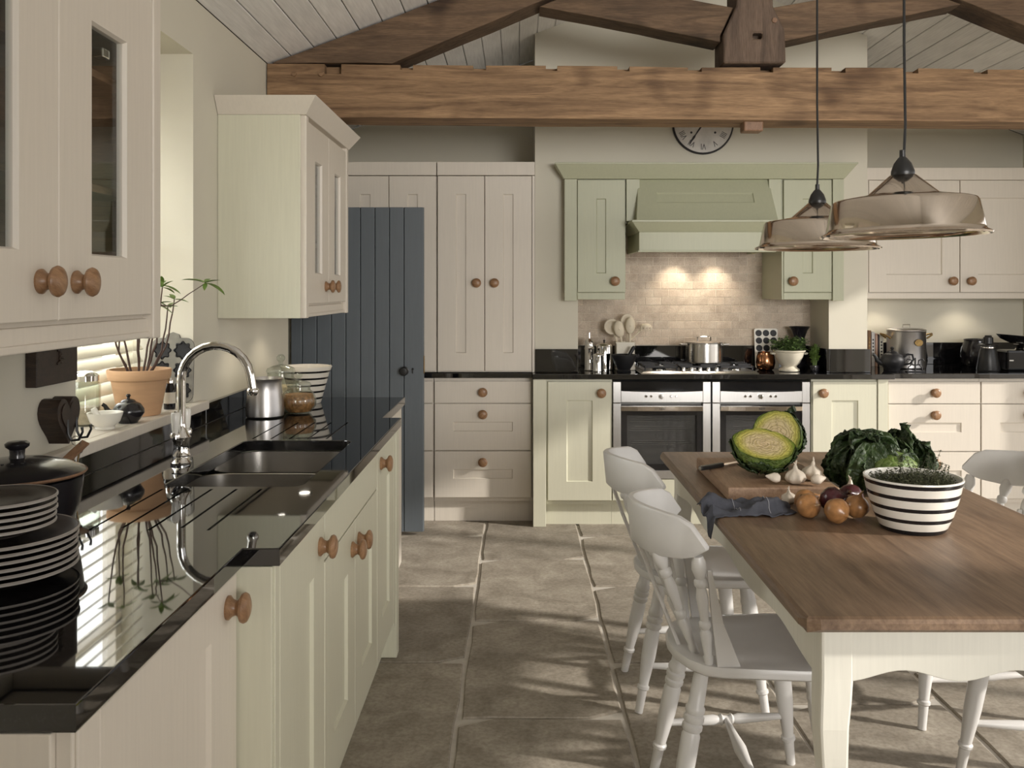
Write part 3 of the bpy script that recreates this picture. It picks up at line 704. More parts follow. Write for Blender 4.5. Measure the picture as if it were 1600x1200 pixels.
def hood():
    t = thing('cooker_hood', 'sage green cooker hood canopy with mantel shelf and panelled front', 'hood', (1.10, 5.53, 1.63))
    MB().box(-.464, -.385, .0, .085, .19, .44).build('side_panel', 'sage', t, .002); MB().box(.385, .459, .0, .085, .19, .44).build('side_panel', 'sage', t, .002)
    # sloping canopy front with sunk panel
    y0, y1, z0, z1 = -.095, .025, .185, .44
    def P(u, v, d=0):
        n = Vector((0, -(z1 - z0), (y1 - y0))).normalized() * -1
        x = (-.415 + .83 * u) * (1 - .06 * v); return Vector((x, y0 + (y1 - y0) * v, z0 + (z1 - z0) * v)) + n * -d * -1
    m = MB(); g = lambda a, b, c, d, dep: [P(a, c, dep), P(b, c, dep), P(b, d, dep), P(a, d, dep)]
    nrm = Vector((0, -(z1 - z0), (y1 - y0))).normalized()
    def Q(u, v, dep): return Vector(((-.415 + .83 * u) * (1 - .06 * v), y0 + (y1 - y0) * v, z0 + (z1 - z0) * v)) - Vector((0, -1, .4)).normalized() * dep
    rg = lambda a, b, c, d, dep: [Q(a, c, dep), Q(b, c, dep), Q(b, d, dep), Q(a, d, dep)]
    loops = [rg(0, 1, 0, 1, 0), rg(.14, .86, .44, .68, 0), rg(.145, .855, .46, .66, .009)]
    v = [p for l in loops for p in l]; f = [(a * 4 + k, a * 4 + (k + 1) % 4, a * 4 + 4 + (k + 1) % 4, a * 4 + 4 + k) for a in range(2) for k in range(4)] + [(8, 9, 10, 11)]
    o = len(v); v += [(-.415, .09, z0), (.415, .09, z0), (.39, .09, z1), (-.39, .09, z1)]
    f += [(0, 1, 13, 12), (1, 2, 14, 13), (2, 3, 15, 14), (3, 0, 12, 15), (12, 13, 14, 15)]
    m.add(v, f).build('canopy', 'sage', t, .001)
    MB().frustum((-.405, .385, -.128, .44), .118, (-.448, .426, -.172, .44), .172).box(-.452, .43, -.176, .44, .172, .185).build('mantel_shelf', 'sage', t, .002)
    MB().box(-.405, .385, -.128, -.105, .008, .118).box(-.405, -.382, -.105, .44, .008, .118).box(.362, .385, -.105, .44, .008, .118).box(-.412, .392, -.136, -.10, 0, .010).build('fascia', 'sage', t, .002)
    MB().box(-.380, .360, -.10, .44, .03, .036).build('filter', 'steel', t)
    MB().frustum((-.836, .832, -.008, .086), .441, (-.888, .892, -.06, .086), .522).box(-.892, .896, -.064, .086, .522, .532).build('cornice', 'sage', t, .002)
hood()
for x, w in ((.995, 'left'), (1.245, 'right')): downlight('small round downlight under the cooker hood, %s one' % w, (x, 5.86, 1.659), 9, R(95), group='lights under the hood', blend=.8, aim=(0, .18, -1))
# cream wall cupboards on the right
Yw = 5.95
for k, lb in enumerate(('cream double-door wall cupboard above the stockpot, left door nearest chimney', )):
    t = cabinet('wall_cupboard', 'cream double-door wall cupboard above the stockpot, right of chimney', 'cabinet', (2.236, Yw, 0), 0, 1.16, 1.38, 2.115, .315, 'cream',
                [('door', .003, .585, 1.395, 2.112, [(.535, 1.467)]), ('door', .590, 1.156, 1.395, 2.112, [(.652, 1.467)])])
    MB().box(-.125, 1.16, -.004, .30, 2.115, 2.194).build('cornice', 'cream', t, .003)
    MB().box(-.125, 1.16, .0, .018, 1.353, 1.391).build('pelmet', 'cream', t, .003)
    MB().box(-.125, -.001, .0, .3, 1.391, 2.115).build('filler', 'cream', t)
for x, w in ((2.40, 'left'), (2.95, 'right')): downlight('small round downlight under the right wall cupboard, %s one' % w, (x, 6.12, 1.3795), 3.0, group='lights under right cupboard')

# ---------------------------------------------------------------- blue plank door
d = struct(MB().box(-1.315, -.552, 5.351, 5.368, .02, 1.885).build('door_1', 'door_paint'))
pw_ = .763 / 8.5; x = -.552
k = 0
while x > -1.31:
    w = .113 if k == 0 else .0835
    x0 = max(-1.315, x - w)
    MB().box(x0 + .0018, x - .0018, 5.331, 5.351, .02, 1.885).build('plank', 'door_paint', d, .003); x = x0; k += 1
kn = MB().lathe([(0, 0), (.026, 0), (.026, .003), (.010, .008), (.009, .022), (.022, .030), (.026, .040), (.020, .050), (0, .053)], 20, Matrix.Rotation(R(90), 4, 'X')).build('door_knob', 'black_metal', d, loc=(-.662, 5.331, .945))
MB().rod((-.615, 5.331, .955), (-.615, 5.327, .955), [(0, .007), (1, .006)], 10).box(-.618, -.612, 5.327, 5.331, .93, .952).build('keyhole_plate', 'black_metal', d)
MB().box(-.5515, -.5490, 5.333, 5.366, .93, 1.03).build('latch_plate', 'brass', d)

# ---------------------------------------------------------------- left window, sill, blind
wn = MB(); X0 = XL - .28
for y0, y1, z0, z1 in ((WY0, WY0 + .05, WZ0, WZ1), (WY1 - .05, WY1, WZ0, WZ1), (WY0, WY1, WZ0, WZ0 + .05), (WY0, WY1, WZ1 - .05, WZ1), ((WY0 + WY1) / 2 - .02, (WY0 + WY1) / 2 + .02, WZ0, WZ1), (WY0, WY1, 1.6, 1.63)):
    wn.box(X0 - .03, X0 + .02, y0, y1, z0, z1)
wn = struct(wn.build('window_1', 'cream', bevel=.003))
MB().box(X0 - .012, X0 - .006, WY0 + .04, WY1 - .04, WZ0 + .04, WZ1 - .04).build('pane', 'pane_glass', wn)
struct(MB().box(XL - .26, XL + .0005, WY0 + .001, WY1 - .001, .9755, 1.0).box(XL + .001, XL + .036, WY0 - .29, WY1 + .07, .967, 1.0).build('trim_1', 'cream', bevel=.004))
t = thing('venetian_blind', 'cream venetian blind with open slats in the window beside the plant', 'blind', (XL - .195, (WY0 + WY1) / 2, 1.0))
MB().box(-.022, .022, -.435, .435, 1.225, 1.262).build('head_rail', 'blind', t, .003)
sm = MB().add([(-.025, -.432, .0), (-.012, -.432, .004), (.012, -.432, .004), (.025, -.432, 0), (-.025, .432, .0), (-.012, .432, .004), (.012, .432, .004), (.025, .432, 0)], [(0, 1, 5, 4), (1, 2, 6, 5), (2, 3, 7, 6)], True)
sm.add([(-.025, -.432, -.002), (-.012, -.432, .002), (.012, -.432, .002), (.025, -.432, -.002), (-.025, .432, -.002), (-.012, .432, .002), (.012, .432, .002), (.025, .432, -.002)], [(4, 5, 1, 0), (5, 6, 2, 1), (6, 7, 3, 2)], True)
sm = sm.mesh('slat'); sm.materials.append(MATS['blind'])
for k in range(27): link_mesh('slat', sm, t, (0, 0, .035 + k * .0440), (0, R(38), 0))
MB().box(-.02, .02, -.432, .432, .004, .018).build('bottom_rail', 'blind', t, .003)
for y in (-.33, .33): MB().rod((.024, y, .01), (.024, y, 1.23), [(0, .0012), (1, .0012)], 6).build('cord', 'blind', t)

# ---------------------------------------------------------------- table
TX0, TX1, TY0, TY1, TZ = .552, 1.446, 1.806, 3.68, .77
def table():
    t = thing('dining_table', 'large farmhouse dining table with oiled oak top and cream curved legs', 'table', ((TX0 + TX1) / 2, (TY0 + TY1) / 2, 0))
    hx, hy = (TX1 - TX0) / 2, (TY1 - TY0) / 2
    n = 6; w = 2 * hx / n
    top = None
    for k in range(n):
        x0, x1 = -hx + k * w, -hx + (k + 1) * w
        r = .035
        if k == 0: poly = [(x0 + r, -hy), (x1, -hy), (x1, hy), (x0 + r, hy), (x0 + .01, hy - .01), (x0, hy - r), (x0, -hy + r), (x0 + .01, -hy + .01)]
        elif k == n - 1: poly = [(x0, -hy), (x1 - r, -hy), (x1 - .01, -hy + .01), (x1, -hy + r), (x1, hy - r), (x1 - .01, hy - .01), (x1 - r, hy), (x0, hy)]
        else: poly = [(x0, -hy), (x1, -hy), (x1, hy), (x0, hy)]
        m = MB(); N = len(poly)
        loops = []
        for ins, z in ((.010, TZ - .030), (.0, TZ - .022), (.0, TZ - .010), (.005, TZ - .003), (.014, TZ)):
            q = []
            for (x, y) in poly:
                sx = max(-hx + ins, min(hx - ins, x)); sy = max(-hy + ins, min(hy - ins, y)); q.append((sx, sy, z))
            loops.append(q)
        v = [p for l in loops for p in l]; f = [(a * N + i, a * N + (i + 1) % N, (a + 1) * N + (i + 1) % N, (a + 1) * N + i) for a in range(len(loops) - 1) for i in range(N)] + [tuple(range(N))[::-1], tuple(range((len(loops) - 1) * N, len(loops) * N))]
        m.add(v, f).build('plank', 'table_wood', t)
    def scallop(L, n=2):
        p = [(-L / 2, .739)]
        K = 40
        for i in range(K + 1):
            u = i / K; x = -L / 2 + .0 + L * u
            e = abs(u - .5) * 2
            z = .636 + .011 * math.cos(e * PI * 3.0)
            p.append((x, z))
        p += [(L / 2, .739)]
        return p
    ax, ay = hx - .052, hy - .052
    for s in (-1, 1):
        MB().prism(scallop(2 * ax - .10), s * (ay - .012) - .011, s * (ay - .012) + .011, 'y').build('apron', 'table_paint', t, .002)
        MB().prism(scallop(2 * ay - .10), s * (ax - .012) - .011, s * (ax - .012) + .011, 'x').build('apron', 'table_paint', t, .002)
    for sx in (-1, 1):
        for sy in (-1, 1):
            prof = [(.739, .066, 0), (.63, .066, 0), (.58, .064, .002), (.53, .060, .004), (.47, .056, .0), (.40, .050, -.007), (.32, .046, -.012), (.22, .042, -.014), (.12, .040, -.010), (.05, .042, -.002), (.0, .044, .004)]
            m = MB(); v = []; f = []
            for z, w2, o in prof:
                cx, cy = sx * (ax + o - .066 / 2), sy * (ay + o - .066 / 2); h = w2 / 2
                cx += sx * (.066 - w2) / 2; cy += sy * (.066 - w2) / 2
                v += [(cx - h, cy - h, z), (cx + h, cy - h, z), (cx + h, cy + h, z), (cx - h, cy + h, z)]
            for a in range(len(prof) - 1): f += [(a * 4 + k, a * 4 + (k + 1) % 4, a * 4 + 4 + (k + 1) % 4, a * 4 + 4 + k) for k in range(4)]
            f += [(0, 1, 2, 3), tuple(range(len(v) - 4, len(v)))]
            lg = m.add(v, f).build('leg', 'table_paint', t)
            sd = lg.modifiers.new('b', 'BEVEL'); sd.width = .006; sd.segments = 2; sd.limit_method = 'ANGLE'; sd.angle_limit = R(50)
table()

# ---------------------------------------------------------------- chairs (local: sitter faces +x)
def chair():
    t = thing('farmhouse_chair', '', 'chair')
    # seat
    def outline(ins):
        P = []
        for k in range(9):
            a = R(90 + k * 180 / 8); P.append((-.085 + (.115 - ins) * math.cos(a), (.195 - ins) * math.sin(a)))
        P += [(.12, -.215 + ins), (.185 - ins * .5, -.212 + ins), (.213 - ins, -.185 + ins)]
        P += [(.222 - ins, -.08), (.222 - ins, .08), (.213 - ins, .185 - ins), (.185 - ins * .5, .212 - ins), (.12, .215 - ins)]
        return P
    m = MB(); N = len(outline(0)); loops = []
    for ins, z in ((.016, .418), (.003, .426), (0, .438), (.005, .449), (.03, .452)):
        loops.append([(x, y, z) for x, y in outline(ins)])
    for sc, z in ((.72, .444), (.45, .440), (.2, .439)):
        loops.append([(.04 + (x - .04) * sc, y * sc, z) for x, y in outline(.03)])
    v = [p for l in loops for p in l]; f = [(a * N + i, a * N + (i + 1) % N, (a + 1) * N + (i + 1) % N, (a + 1) * N + i) for a in range(len(loops) - 1) for i in range(N)] + [tuple(range(N))[::-1], tuple(range((len(loops) - 1) * N, len(loops) * N))]
    m.add(v, f, True).build('seat', 'chair_paint', t)
    LP = [(0, .0135), (.03, .0135), (.17, .0155), (.18, .0205), (.20, .0205), (.21, .016), (.23, .0165), (.42, .024), (.60, .0245), (.62, .021), (.635, .0265), (.66, .0265), (.67, .022), (.685, .027), (.71, .027), (.72, .022), (.735, .0255), (.76, .0255), (.775, .021), (.9, .020), (1, .018)]
    FP = [(0, .0135), (.03, .0135), (.17, .0155), (.18, .0205), (.20, .0205), (.21, .016), (.23, .0165), (.45, .024), (.8, .0265), (.84, .0245), (.86, .027), (.88, .0245), (1, .021)]
    legs = {}
    for s in (-1, 1):
        legs['r', s] = ((-.21, s * .17, 0), (-.125, s * .125, .43)); legs['f', s] = ((.205, s * .218, 0), (.15, s * .165, .43))
        MB().rod(*legs['r', s], LP, 14).build('leg', 'chair_paint', t); MB().rod(*legs['f', s], FP, 14).build('leg', 'chair_paint', t)
    SP = [(0, .009), (.1, .010), (.40, .015), (.44, .011), (.46, .017), (.48, .011), (.52, .011), (.54, .017), (.56, .011), (.60, .015), (.9, .010), (1, .009)]
    at = lambda k, z: Vector(legs[k][0]).lerp(Vector(legs[k][1]), z / .43)
    for s in (-1, 1): MB().rod(at(('r', s), .15), at(('f', s), .15), SP, 12).build('stretcher', 'chair_paint', t)
    a = at(('r', 1), .15).lerp(at(('f', 1), .15), .5); b = at(('r', -1), .15).lerp(at(('f', -1), .15), .5)
    MB().rod(a, b, [(0, .008), (.3, .013), (.5, .018), (.7, .013), (1, .008)], 12).build('stretcher', 'chair_paint', t)
    # crest rail
    def cx(y): return -.285 + .155 * (abs(y) / .21) ** 1.9
    K = 20; m = MB(); v = []; f = []
    for i in range(K + 1):
        y = -.212 + .424 * i / K; e = abs(y) / .212
        zt = .842 - .020 * e ** 2 - (.055 * max(0, (e - .8) / .2) ** 2.2); zb = .722 + .006 * math.cos(e * 6) + (.026 * max(0, (e - .80) / .2) ** 2)
        th = .012; x = cx(y)
        nx = Vector((-1, (cx(y + .001) - cx(y - .001)) / .002, 0)).normalized()
        ring = []
        for (o, z) in ((-1, zb + .004), (-.7, zb), (.7, zb), (1, zb + .004), (1, zt - .006), (.6, zt), (-.6, zt), (-1, zt - .006)):
            p = Vector((x - (z - .72) * .10, y, z)) - nx * (o * th); ring.append(p)
        v += ring
    for i in range(K):
        for k in range(8): f.append((i * 8 + k, i * 8 + (k + 1) % 8, i * 8 + 8 + (k + 1) % 8, i * 8 + 8 + k))
    f += [tuple(range(8))[::-1], tuple(range(K * 8, K * 8 + 8))]
    m.add(v, f, True).build('crest_rail', 'chair_paint', t)
    BP = [(0, .010), (.08, .013), (.10, .010), (.30, .016), (.34, .011), (.36, .016), (.40, .016), (.42, .011), (.62, .016), (.72, .012), (.74, .017), (.78, .017), (.80, .012), (.88, .020), (.95, .018), (1, .012)]
    for y in (-.195, -.105, .105, .195):
        MB().rod((-.115 - .045 * (1 - abs(y) / .2), y * .84, .445), (cx(y) , y, .735), BP, 12).build('spindle', 'chair_paint', t)
    MB().add([(-.176, -.04, .445), (-.176, .04, .445), (-.164, .04, .445), (-.164, -.04, .445), (-.245, -.018, .62), (-.245, .018, .62), (-.233, .018, .62), (-.233, -.018, .62), (-.288, -.03, .74), (-.288, .03, .74), (-.276, .03, .74), (-.276, -.03, .74)],
             [(0, 1, 2, 3), (8, 9, 10, 11)] + [(a + k, a + (k + 1) % 4, a + 4 + (k + 1) % 4, a + 4 + k) for a in (0, 4) for k in range(4)]).build('splat', 'chair_paint', t, .003)
    for s in (-1, 1):
        y = s * .178
        MB().add([(-.098, y - .006, .443), (-.036, y - .006, .443), (-.036, y + .006, .443), (-.098, y + .006, .443), (-.112, y - .006, .56), (-.083, y - .006, .56), (-.083, y + .006, .56), (-.112, y + .006, .56), (-.128, s * .195 - .006, .70), (-.116, s * .195 - .006, .70), (-.116, s * .195 + .006, .70), (-.128, s * .195 + .006, .70)],
                 [(0, 1, 2, 3), (8, 9, 10, 11)] + [(a + k, a + (k + 1) % 4, a + 4 + (k + 1) % 4, a + 4 + k) for a in (0, 4) for k in range(4)]).build('brace', 'chair_paint', t, .002)
    return t
c0 = chair()
for i, (x, y, rz, lb) in enumerate(((.602, 2.545, 0, 'pale grey farmhouse chair on the left side of table, nearer the camera'), (.602, 3.27, R(1.5), 'pale grey farmhouse chair on the left side of table, nearer the ovens'),
                                   (1.495, 2.50, PI, 'pale grey farmhouse chair on the right of table, only its legs showing'), (1.495, 3.195, PI, 'pale grey farmhouse chair on the right of table behind the striped bowl'))):
    o = c0 if i == 0 else copy_tree(c0)
    o.location = (x, y, .001); o.rotation_euler = (0, 0, rz); tag(o, lb, 'chair', 'farmhouse chairs around the table')

# ---------------------------------------------------------------- pendants and clock
def pendant(label, x, y, tilt):
    t = thing('pendant_lamp', label, 'lamp', (x, y, 1.542), 0, 'pendant lamps over the table')
    out = [(.190, -.004), (.192, 0), (.188, .003), (.180, .006), (.177, .010), (.1765, .014), (.164, .074), (.160, .080), (.150, .0835), (.082, .0945), (.080, .096), (.030, .140), (.0, .141)]
    inn = [(.0, .138), (.028, .137), (.078, .093), (.148, .0805), (.157, .077), (.161, .072), (.1735, .014), (.174, .009), (.178, .003), (.187, -.003), (.190, -.004)]
    MB().lathe(out + inn, 64).build('shade', 'nickel', t)
    MB().lathe([(0, .136), (.024, .136), (.027, .141), (.0265, .150), (.020, .168), (.011, .180), (.007, .184), (.0065, .20), (0, .20)], 24).build('lamp_holder', 'black_metal', t)
    MB().lathe([(0, .05), (.02, .055), (.029, .075), (.025, .1), (.014, .125), (.013, .136), (0, .136)], 20).build('bulb', 'white_ceramic', t)
    zc = ceil_z(x) - 1.542
    a = R(tilt)
    t.rotation_euler = (0, -a, 0)
    MB().tube([(0, 0, .195), (math.sin(a) * -.0 + .003, 0, .26), (.0, 0, .45), (0, 0, zc)], .0034, 8).build('cord', 'black_metal', t).rotation_euler = (0, a, 0)
pendant('polished nickel pendant lamp over the table, larger-looking and nearer', .913, 2.204, 1.2)
pendant('polished nickel pendant lamp over the table, further one near the ovens', .936, 2.92, -.2)
def clock():
    t = thing('wall_clock', 'round distressed wall clock with Roman numerals partly behind the beam', 'clock', (1.108, CY - .001, 2.415))
    rx = Matrix.Rotation(R(90), 4, 'X')
    MB().lathe([(0, 0), (.185, 0), (.187, .006), (.185, .018), (.178, .021), (.176, .015), (0, .015)], 56, rx).build('case', 'ink', t)
    MB().lathe([(0, .0152), (.1755, .0152), (.1755, .017), (0, .017)], 56, rx).build('dial', 'clock_face', t)
    for k, s in enumerate(('XII', 'I', 'II', 'III', 'IIII', 'V', 'VI', 'VII', 'VIII', 'IX', 'X', 'XI')):
        a = R(90 - 30 * k); r = .138
        o = text_part('numeral', s, .052, 'ink', t, (r * math.cos(a), -.0172, r * math.sin(a)), (R(90), 0, 0))
        o.rotation_euler = (Matrix.Rotation(-(a - R(90)), 3, 'Y') @ Matrix.Rotation(R(90), 3, 'X')).to_euler()
        o.scale = (.72, 1, 1)
    def hand(nm, a, L, w):
        a = R(a); d = Vector((math.sin(a), 0, math.cos(a))); n = Vector((d.z, 0, -d.x))
        pts = [(-.02, .004), (.0, .006), (L * .55, .003), (L * .66, w), (L * .9, w * .5), (L, .001)]
        q = [d * u + n * h for u, h in pts] + [d * u - n * h for u, h in pts[::-1]]
        MB().prism([(p.x, p.z) for p in q], -.0195, -.0180).build(nm, 'ink', t)
    hand('hand', 214, .15, .007); hand('hand', 257, .10, .007)
    for s in (-1, 1): MB().rod((s * .072, -.0172, -.055), (s * .072, -.0180, -.055), [(0, .007), (1, .007)], 12).build('winding_hole', 'ink', t)
clock()

# ---------------------------------------------------------------- things on the table
def lathe_thing(name, label, cat, prof, mt, loc, n=32, group=None, rot=None, mod=None):
    o = MB().lathe(prof, n, None, mod).build(name, mt); o.location = loc
    if rot: o.rotation_euler = rot
    return tag(o, label, cat, group)
BZT = TZ + .0005
bo = MB().box(-.17, .17, -.252, .252, 0, .04).build('chopping_board', 'board_wood', None, .005, (.802, 3.067, BZT)); tag(bo, 'thick pale wooden chopping board under the cut cabbage and garlic', 'board')
bt = BZT + .0405
def leaf_sheet(c, direction, L, Wd, curl, cup, seed, amp=.008, nu=18, nv=16):
    """crinkled savoy leaf starting at c, growing along direction (angle) and curling"""
    m = MB(); v = []; f = []; d = Vector((math.cos(direction), math.sin(direction), 0)); s = Vector((-d.y, d.x, 0))
    for i in range(nv + 1):
        q = i / nv
        wid = Wd * (math.sin(PI * min(1, .12 + q * .82)) ** .6)
        ang = curl[0] + (curl[1] - curl[0]) * q
        if i == 0: p = Vector(c); pa = ang
        else: p = p + (d * math.cos(ang) + Vector((0, 0, math.sin(ang)))) * (L / nv)
        up = Vector((0, 0, math.cos(ang))) - d * math.sin(ang)
        for j in range(nu + 1):
            u = -1 + 2 * j / nu
            h = noise.noise(Vector((u * 5 + seed, q * 6, seed * 3.1))) * amp + noise.noise(Vector((u * 11, q * 13 + seed, 5))) * amp * .7 * (abs(u) + .4 + q * .5) + noise.noise(Vector((u * 24, q * 26 + seed, 9))) * amp * .5 * (abs(u) ** 2 + q * q)
            v.append(p + s * (u * wid * (1 - .25 * abs(cup) * u * u)) + up * (cup * wid * u * u + h))
    for i in range(nv):
        for j in range(nu): a = i * (nu + 1) + j; f.append((a, a + 1, a + nu + 2, a + nu + 1))
    m.add([(p.x, p.y, max(p.z, .003)) for p in v], f, True); return m
def savoy():
    t = thing('savoy_cabbage', 'large dark green savoy cabbage with crinkled outer leaves on the table', 'cabbage', (1.112, 2.985, BZT))
    def core(th, z): return 1 + .05 * math.sin(5 * th + z * 40) + .03 * math.sin(11 * th)
    MB().lathe([(0, .01), (.05, .012), (.09, .04), (.105, .085), (.095, .125), (.06, .155), (0, .165)], 36, None, core).build('head', 'savoy', t)
    MB().lathe([(0, 0), (.05, .004), (.072, .045), (.066, .09), (.035, .118), (0, .125)], 36, Matrix.Translation((.055, -.085, .012)), core).build('head', 'savoy_heart', t)
    rr = random.Random(5)
    for k in range(12):
        a = 2 * PI * k / 12 + rr.uniform(-.15, .15)
        c_ = Vector((math.cos(a) * .055, math.sin(a) * .045, .012))
        lf = math.cos(a) < -.25; m = leaf_sheet(c_, a, rr.uniform(.15, .18) * (.78 if lf else 1), rr.uniform(.075, .10), (R(52 if lf else 20), R(rr.uniform(75, 120))), -.18, k * 1.7, .012)
        o = m.build('leaf', 'savoy', t); sd = o.modifiers.new('s', 'SOLIDIFY'); sd.thickness = .0018
    for k in range(7):
        a = 2 * PI * k / 7 + .3; c_ = Vector((math.cos(a) * .05, math.sin(a) * .045, .05))
        m = leaf_sheet(c_, a, .17, .085, (R(55), R(175)), -.25, 30 + k * 2.1, .012)
        o = m.build('leaf', 'savoy', t); sd = o.modifiers.new('s', 'SOLIDIFY'); sd.thickness = .0018
    for a, q, L in ((R(12), (.11, .0, .02), .16), (R(-8), (.07, .06, .06), .17), (R(40), (.10, .05, .06), .14)):
        m = leaf_sheet(q, a, L, .085, (R(25), R(95)), -.2, q[0] * 50, .013)
        o = m.build('leaf', 'savoy', t); sd = o.modifiers.new('s', 'SOLIDIFY'); sd.thickness = .0018
savoy()
def half_cabbage(label, loc, rot, r, stalk):
    t = thing('cut_cabbage', label, 'cabbage', loc, 0, 'cut cabbage halves'); t.rotation_euler = rot
    # flat face in the local xz plane facing -y, dome towards +y
    nr, na = 20, 90
    def rad(a): return r * (1 + .05 * math.cos(2 * a) + .02 * math.sin(5 * a) + .015 * math.sin(9 * a))
    v = [(0, 0, 0)]; f = []
    for i in range(1, 9):
        for k in range(na):
            a = 2 * PI * k / na; q = rad(a) * i / 8; v.append((q * math.cos(a), .004 * noise.noise(Vector((q * 60 * math.cos(a), q * 60 * math.sin(a), 2))), q * math.sin(a)))
    for k in range(na): f.append((0, 1 + k, 1 + (k + 1) % na))
    for i in range(7):
        for k in range(na): f.append((1 + i * na + k, 1 + (i + 1) * na + k, 1 + (i + 1) * na + (k + 1) % na, 1 + i * na + (k + 1) % na))
    MB().add(v, f, True).build('cut_face', 'cabbage_cut', t)
    v = []; f = []
    for i in range(nr + 1):
        p = R(90 * i / nr)
        for k in range(na):
            a = 2 * PI * k / na; w = 1.02 + (.05 * noise.noise(Vector((math.cos(a) * 9, math.sin(a) * 9, p * 7))) + .035 * noise.noise(Vector((math.cos(a) * 22, math.sin(a) * 22, p * 16)))) * min(1, p * 4)
            v.append((rad(a) * w * math.cos(p) * math.cos(a), r * .95 * math.sin(p) * w, rad(a) * w * math.cos(p) * math.sin(a)))
    for i in range(nr):
        for k in range(na): f.append((i * na + k, i * na + (k + 1) % na, (i + 1) * na + (k + 1) % na, (i + 1) * na + k))
    MB().add(v, f, True).build('rind', 'savoy_heart', t)
    for k in range(13):
        a = 2 * PI * k / 13 + .25; m = MB(); vv = []; ff = []; nu, nv = 14, 10; p0 = (14, 26, 38)[k % 3]
        for i in range(nv + 1):
            p = R(p0 + (84 - p0) * i / nv)
            for j in range(nu + 1):
                b = a + R(-24 + 48 * j / nu) * (1 - .5 * abs(2 * (1 - i / nv) - 1) * 0); edge = max(1 - i / nv, abs(2 * j / nu - 1)) ** 2
                w = 1.045 + .03 * (k % 3) + .05 * noise.noise(Vector((b * 5, p * 6, k))) + .09 * edge * noise.noise(Vector((b * 16, p * 14, k + 5))) + .06 * edge
                q = p - .12 * (1 - abs(2 * j / nu - 1) ** 2) * (1 - i / nv) + .10 * noise.noise(Vector((b * 12, k, 3))) * (1 - i / nv)
                vv.append((rad(b) * w * math.cos(q) * math.cos(b), r * .92 * math.sin(q) * w, rad(b) * w * math.cos(q) * math.sin(b)))
        for i in range(nv):
            for j in range(nu): q = i * (nu + 1) + j; ff.append((q, q + 1, q + nu + 2, q + nu + 1))
        o = m.add(vv, ff, True).build('leaf', 'savoy', t); o.modifiers.new('s', 'SOLIDIFY').thickness = .0015
    if stalk: MB().tube([(-.02, .03, r * .9), (-.022, .03, r * 1.12), (-.012, .03, r * 1.25)], [.012, .010, .012], 10).build('stalk', 'savoy', t)
half_cabbage('cut savoy cabbage half leaning forward, pale ribbed cut face up', (.785, 2.985, bt + .104), (R(-66), R(6), R(-10)), .092, False)
half_cabbage('cut savoy cabbage half standing behind, with yellow edge and stalk', (.872, 3.165, bt + .104), (R(-26), R(20), R(-56)), .090, True)
# knife
t = thing('kitchen_knife', 'kitchen knife with black handle lying on the chopping board', 'knife', (.598, 3.075, bt + .0005), R(38))
MB().prism([(0, -.009), (.04, -.011), (.10, -.009), (.115, -.008), (.115, .008), (.06, .010), (.015, .012), (0, .009)], 0, .014, 'z').build('handle', 'black_metal', t, .004)
MB().prism([(.112, -.009), (.13, -.012), (.24, -.010), (.285, .008), (.115, .009)], .0055, .0075, 'z').build('blade', 'chrome', t)
MB().rod((-.001, 0, .007), (.008, 0, .007), [(0, .006), (1, .0075)], 10).build('bolster', 'chrome', t)
# garlic
GP = [(0, 0), (.012, .001), (.026, .008), (.032, .020), (.028, .033), (.016, .042), (.008, .048), (.006, .056), (.0045, .060), (0, .061)]
gm = lambda th, z: 1 + .07 * math.cos(7 * th) * (1 if z < .045 else .2)
def garlic(label, loc, s, rot=(0, 0, 0)):
    t = thing('garlic_bulb', label, 'garlic', loc, 0, 'garlic bulbs'); t.rotation_euler = rot; t.scale = (s, s, s)
    MB().lathe(GP, 42, None, gm).build('bulb', 'garlic', t)
    MB().tube([(0, 0, .058), (.003, 0, .066), (.008, .002, .074)], [.0035, .003, .0015], 6).tube([(.002, 0, .058), (-.004, .002, .070)], [.003, .001], 6).build('neck', 'garlic', t)
garlic('white garlic bulb at the front of the board with split neck', (.853, 2.868, bt), .98, (R(4), R(-5), .4))
garlic('white garlic bulb behind the other one on the board', (.915, 2.915, bt), 1.0, (R(6), R(10), 1.2))
garlic('dull garlic bulb on the table between board and savoy cabbage', (1.010, 2.838, BZT), .95, (R(5), R(3), 2))
garlic('small papery garlic bulb on the table between board and onions', (.808, 2.781, BZT), .72, (R(4), R(-12), .7))
def clove(label, loc, rz, s):
    o = MB().lathe([(0, 0), (.008, .002), (.0125, .010), (.012, .02), (.006, .032), (.002, .040), (0, .041)], 16, Matrix.Rotation(R(80), 4, 'Y') @ Matrix.Scale(1, 4), lambda th, z: 1 - .15 * math.cos(3 * th)).build('garlic_clove', 'garlic'); o.location = loc; o.rotation_euler = (0, 0, rz); o.scale = (s, s, s)
    tag(o, label, 'garlic', 'garlic cloves')
clove('single peeled-off garlic clove at the left of the bulbs', (.805, 2.862, bt + .0155), R(170), 1.15)
clove('single garlic clove in papery skin at the board edge', (.89, 2.832, bt + .016), R(10), 1.2)
